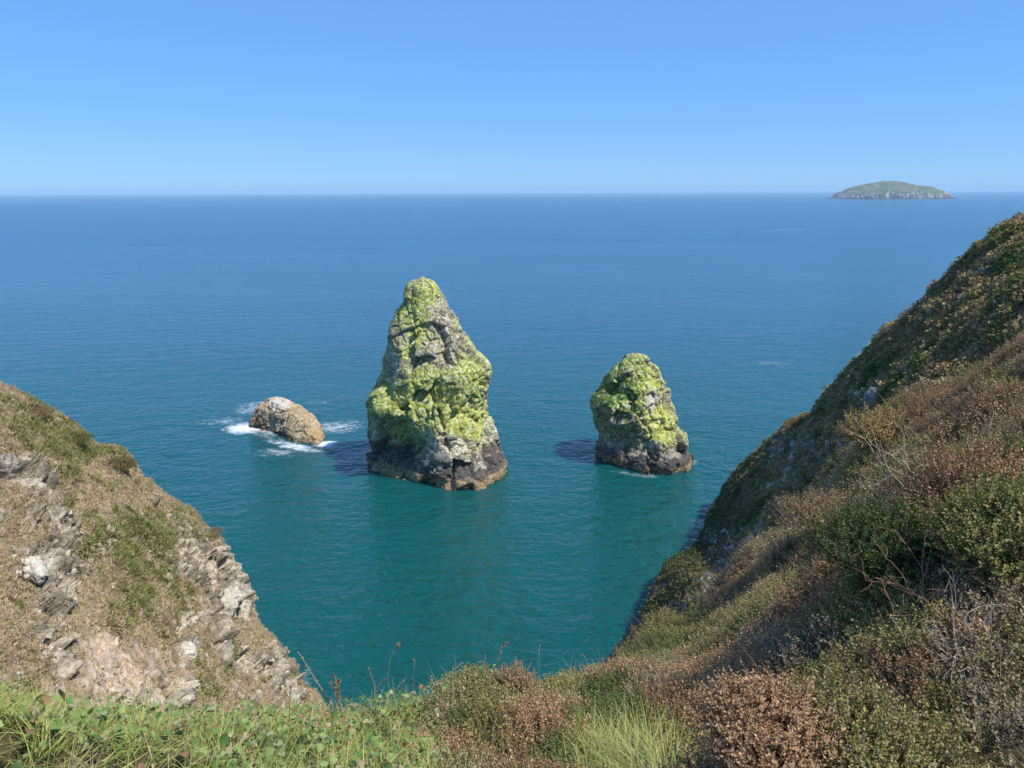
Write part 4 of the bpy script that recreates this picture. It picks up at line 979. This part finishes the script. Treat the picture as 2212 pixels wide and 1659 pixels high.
shrub('bush', 'dark round bush perched on the brow of the sunlit grassy headland', 262, 1010, LG, 0.9, 0.6, [6, 4], 1300, seed=10, sc=2.6, far=True, cat='bush')
shrub('bush', 'low purple-brown heather patch on the upper brow of the sunlit headland', 85, 900, LG, 1.0, 0.4, [6, 1], 1200, seed=11, sc=2.4, far=True, cat='bush')
shrub('bush', 'green tuft of scrub on the sunlit brow between the dark bush and the purple heather', 165, 955, LG, 0.9, 0.4, [4, 2], 1200, seed=12, sc=2.4, far=True, cat='bush')
shrub('bush', 'knob of scrub jutting over the water from the shaded far headland', 1716, 918, RG, 1.4, 1.0, [2, 6], 1100, seed=13, sc=4.0, far=True, cat='bush')
shrub('bush', 'twiggy grey-brown bush on the skyline of the far headland', 1960, 700, RG, 1.7, 1.6, [6, 5], 800, seed=14, sc=4.5, far=True, cat='bush')
shrub('bush', 'small sprig of brown scrub leaning out from the pale rocky end of the sunlit headland', 468, 1160, LG, 0.7, 0.45, [6, 1], 700, seed=15, sc=1.8, far=True, cat='bush')

def twig_shrub(label, px, py, d, spread, n, seed, col, lean):
    """bare branching shrub rooted on the heath"""
    rng = np.random.default_rng(seed); base = hit(NG, px, py)
    root = empty('dead_shrub', Vector(base)); tag(root, label, 'dead shrub')
    def grow(hp, p, v, L, r, depth):
        k = 6; pts = [p]; 
        for j in range(k):
            v = v + rng.normal(size=3) * 0.16 + np.array([0, 0, 0.02]); v /= np.linalg.norm(v); pts.append(pts[-1] + v * L / k)
        tube(hp, pts, r, r * 0.55, np.array(col) * (0.8 + 0.4 * rng.random()), 4)
        if depth:
            for j in range(3):
                i = rng.integers(2, k + 1); w = v + rng.normal(size=3) * 0.55; w /= np.linalg.norm(w)
                grow(hp, pts[i], w, L * (0.5 + 0.25 * rng.random()), r * 0.55, depth - 1)
    for k in range(n):
        hp = Heap(); v = np.array(lean) + rng.normal(size=3) * 0.45; v[2] = abs(v[2]) + 0.25; v /= np.linalg.norm(v)
        grow(hp, rng.normal(size=3) * np.array([0.25, 0.25, 0.02]) * spread, v, spread * (0.6 + 0.5 * rng.random()), 0.0042 * spread / 0.4, 2)
        hp.build('branch', M_TWIG, root, smooth=True)
twig_shrub('tangle of bare pale grey twigs over a dark gap in the near heather', 2090, 1440, 3.4, 0.21, 9, 5, (0.40, 0.34, 0.27), (-0.8, -0.2, 0.3))
twig_shrub('bare silvery twigs fanning up out of the shaded heath', 2010, 1090, 7, 0.42, 9, 6, (0.50, 0.43, 0.33), (-0.35, 0.1, 0.9))
twig_shrub('low reddish bare stems arching above the dark bramble hollow', 2030, 1310, 4.5, 0.28, 4, 8, (0.34, 0.20, 0.13), (-0.6, 0, 0.5))

C5 = lambda zx, zy: ((620 + zx / 3.072) * 0.96, (1400 + zy / 3.072) * 0.96)
def stalk(label, pts, d, r, head, seed, col=(0.40, 0.30, 0.20), forks=()):
    rng = np.random.default_rng(seed)
    xy = np.array([C5(*p) for p in pts]); dd = np.full(len(pts), d)
    base = at(xy[-1, 0], xy[-1, 1], d)
    W = catmull(np.array([at(x, y, d) for x, y in xy])[::-1], 14) - base
    W = np.vstack([W[0] - np.array([0, 0, 0.09]), W])
    hp = Heap(); tube(hp, W, r, r * 0.55, col, 5)
    for f in forks:
        fx = np.array([at(*C5(*p), d) for p in f])[::-1] - base; tube(hp, catmull(fx, 8), r * 0.7, r * 0.4, col, 5)
    o = hp.build('grass_stalk', M_TWIG, smooth=True); o.location = Vector(base); tag(o, label, 'grass stalk', 'dry stalks along the cliff edge')
    if head:
        n, span, L = head
        ends = [W] + [catmull(np.array([at(*C5(*p), d) for p in f])[::-1] - base, 8) for f in forks]
        for E in ends:
            hh = Heap()
            for k in range(n):
                t = 1 - span * rng.random(); i = t * (len(E) - 1); a = int(min(i, len(E) - 2)); p = E[a] + (E[a + 1] - E[a]) * (i - a)
                v = (E[-1] - E[-3]); v = v / np.linalg.norm(v) + rng.normal(size=3) * 0.45; v /= np.linalg.norm(v)
                q, f_ = leaf_quad(p, v, rng.normal(size=3), L * (0.6 + 0.7 * rng.random()), L * 0.22)
                q2, f2 = leaf_quad(p, v, rng.normal(size=3), L * (0.6 + 0.7 * rng.random()), L * 0.22)
                cc = np.array(col) * (0.9 + 0.6 * rng.random()); hh.add(q, f_, cc); hh.add(q2, f2, cc)
            hh.build('seed_head', M_PLANT, o)
stalk('thick budded stalk leaning over the water nearest the sunlit headland', [(155, 205), (210, 290), (290, 420), (390, 570)], 2.95, 0.0028, (34, 0.55, 0.009), 1)
stalk('bushy brown dock seed head with many small branches', [(405, 370), (425, 430), (440, 500), (450, 620)], 2.9, 0.0026, (60, 0.85, 0.013), 2, (0.33, 0.24, 0.15), (((385, 420), (415, 480), (440, 560)), ((440, 400), (435, 470), (447, 560))))
stalk('forked brown stalk with one short side branch', [(645, 320), (665, 380), (688, 450), (690, 560)], 3.0, 0.0026, (18, 0.4, 0.010), 3, (0.30, 0.20, 0.14), (((762, 395), (725, 425), (690, 465)),))
stalk('tall thin nodding grass with a drooping seed head', [(852, 155), (835, 190), (795, 250), (778, 400), (800, 520)], 3.05, 0.0011, (26, 0.28, 0.016), 4)
stalk('straight tan stem slanting just beside the nodding grass', [(908, 378), (860, 430), (825, 480), (800, 530)], 3.05, 0.0018, (8, 0.25, 0.010), 5)
stalk('hair-thin upright stem with a hooked tip', [(955, 255), (965, 275), (955, 350), (950, 480)], 3.1, 0.0008, (12, 0.5, 0.008), 6)
stalk('bare straight straw slanting steeply above the leafy plants', [(1295, 275), (1230, 330), (1180, 390), (1120, 470)], 3.2, 0.0021, (10, 0.35, 0.012), 7, (0.46, 0.34, 0.24))
stalk('tall feathery grass head rising beside the pointed heather clump', [(1600, 145), (1560, 190), (1520, 300), (1480, 450)], 3.3, 0.0012, (40, 0.55, 0.012), 8)
stalk('fine pale stem standing upright beyond the pointed heather clump', [(1825, 150), (1822, 230), (1820, 330), (1810, 450)], 3.6, 0.0009, (24, 0.35, 0.007), 9, (0.5, 0.44, 0.36))
stalk('short bent stem crossing another at the lip of the cliff', [(1410, 410), (1415, 440), (1390, 470), (1370, 520)], 3.3, 0.0012, (16, 0.25, 0.008), 10)
stalk('brown forked stalk standing in front of the pale earth slope', [(103, 440), (100, 520), (95, 650), (92, 830)], 2.6, 0.0026, (26, 0.28, 0.009), 11, (0.30, 0.18, 0.11), (((35, 455), (60, 475), (99, 530)), ((205, 525), (150, 580), (97, 650))))
stalk('two thin purplish twigs at the edge of the heath above the water', [(2112, 220), (2140, 240), (2150, 270), (2165, 310)], 4.8, 0.0014, (22, 0.3, 0.009), 12, (0.36, 0.30, 0.32), (((2095, 290), (2105, 320), (2115, 350)),))
stalk('dry brown plant with a few stiff upright branches by the heather edge', [(1790, 320), (1795, 370), (1800, 440), (1805, 480)], 3.6, 0.0014, (24, 0.4, 0.012), 13, (0.36, 0.26, 0.2), (((1845, 375), (1830, 410), (1812, 450)), ((1770, 380), (1785, 420), (1800, 450))))

def boulder(label, px, py, size, seed, col0, col1, squash=(1, 1, 0.8), G=None):
    nz, npn = 44, 72
    G = LG if G is None else G
    base = hit(G, px, py)
    th = np.linspace(0.02, PI - 0.02, nz); ph = np.linspace(0, 2 * PI, npn, endpoint=False)
    S = np.stack([np.sin(th)[:, None] * np.cos(ph)[None], np.sin(th)[:, None] * np.sin(ph)[None], np.cos(th)[:, None] * np.ones(npn)[None]], -1)
    P = S.reshape(-1, 3); k = np.abs(P) ** 0.75 * np.sign(P); P = k / np.linalg.norm(k, axis=1, keepdims=True) * 0.5 + k * 0.5
    F1, F2, cid = voronoi(P * 1.3 + seed, seed)
    hf, ef, cf = facets(P + seed, 0.9, seed, 0.6)
    r = 1 + 0.22 * fbm(P * 1.1 + seed, 3, seed) + 0.55 * hf + 0.06 * ridged(P * 3 + seed, 3, seed + 2) + 0.04 * fbm(P * 9, 3, seed + 4)
    V = P * r[:, None] * np.array(squash) * size
    c = mix(np.array(col0), np.array(col1), sstep(-0.4, 0.4, fbm(P * 4 + seed, 4, seed + 6)))
    Fq = grid_faces(nz, npn, True)[:, ::-1]
    o = mesh_obj('boulder', V, Fq, M_ROCK, c); o.location = Vector(base + np.array([0, 0, -0.12 * size])); o.rotation_euler = (0.3, -0.2, seed * 1.7)
    tag(o, label, 'boulder')
G0, G1 = (0.21, 0.185, 0.155), (0.46, 0.40, 0.33); W0_, W1_ = (0.62, 0.55, 0.43), (0.84, 0.77, 0.64)
boulder('large cream-white quartz boulder on the sunlit earth slope', 82, 1228, 0.43, 3, W0_, W1_, (0.8, 0.7, 1.15))
boulder('smaller pale stone just below and beside the cream-white boulder', 60, 1236, 0.28, 4, W0_, W1_)
boulder('grey block at the upper edge of the sunlit slope by the picture border', 16, 1012, 0.6, 8, G0, G1, (0.9, 0.8, 1.0))
boulder('pale stone among grass half way between the peach earth and the rocky end', 402, 1402, 0.4, 14, W0_, W1_, (0.7, 0.8, 1.0))
boulder('pale grey block standing out of the shaded rock face of the far headland', 1888, 858, 1.0, 18, (0.2, 0.19, 0.19), (0.36, 0.34, 0.34), (0.8, 0.8, 1.2), RG)

# ------------------------------------------------------------------ lichen and turf cushions on the sea stacks
M_TUFT = mat_vcol('cushion', rough=0.9, spec=0.1, amt=0.0)
def stone_t(rng):
    v = np.array([[1, 0, 0], [-1, 0, 0], [0, 1, 0], [0, -1, 0], [0, 0, 1], [0, 0, -1.0]]) * (0.6 + 0.8 * rng.random((6, 1))) + 0.25 * rng.normal(size=(6, 3))
    f = np.array([[0, 2, 4], [2, 1, 4], [1, 3, 4], [3, 0, 4], [2, 0, 5], [1, 2, 5], [3, 1, 5], [0, 3, 5]])
    return v[f.ravel()], np.arange(24).reshape(8, 3), np.repeat(np.arange(8), 3)
def rubble():
    keep, sx, sy = inframe(LG)
    dens = (2.2 + 6 * sstep(-0.1, 0.35, fbm(LG.reshape(-1, 3) / 1.8, 3, 601)).reshape(sx.shape)) * (1 - 0.6 * LT) * (0.6 + 0.8 * LR)
    P, n, r, q = surface_points(LG, LN, keep & LV, dens); K = len(P)
    T = [stone_t(RNG) for _ in range(9)]; w = RNG.integers(0, 9, K); sc = 0.035 + 0.15 * RNG.random(K) ** 3
    R = rot_to(RNG.normal(size=(K, 3)), RNG.random(K) * 6.28)
    c = mix(np.array([0.36, 0.29, 0.21]), np.array([0.60, 0.51, 0.39]), RNG.random(K)); hp = Heap()
    for k, t in enumerate(T):
        i = w == k; hp.inst(t, P[i] + n[i] * 0.02, R[i], sc[i], c[i][:, None] * jit(i.sum(), 8, 0.12))
    tag(hp.build('rubble', M_TUFT), kind='stuff')
rubble()
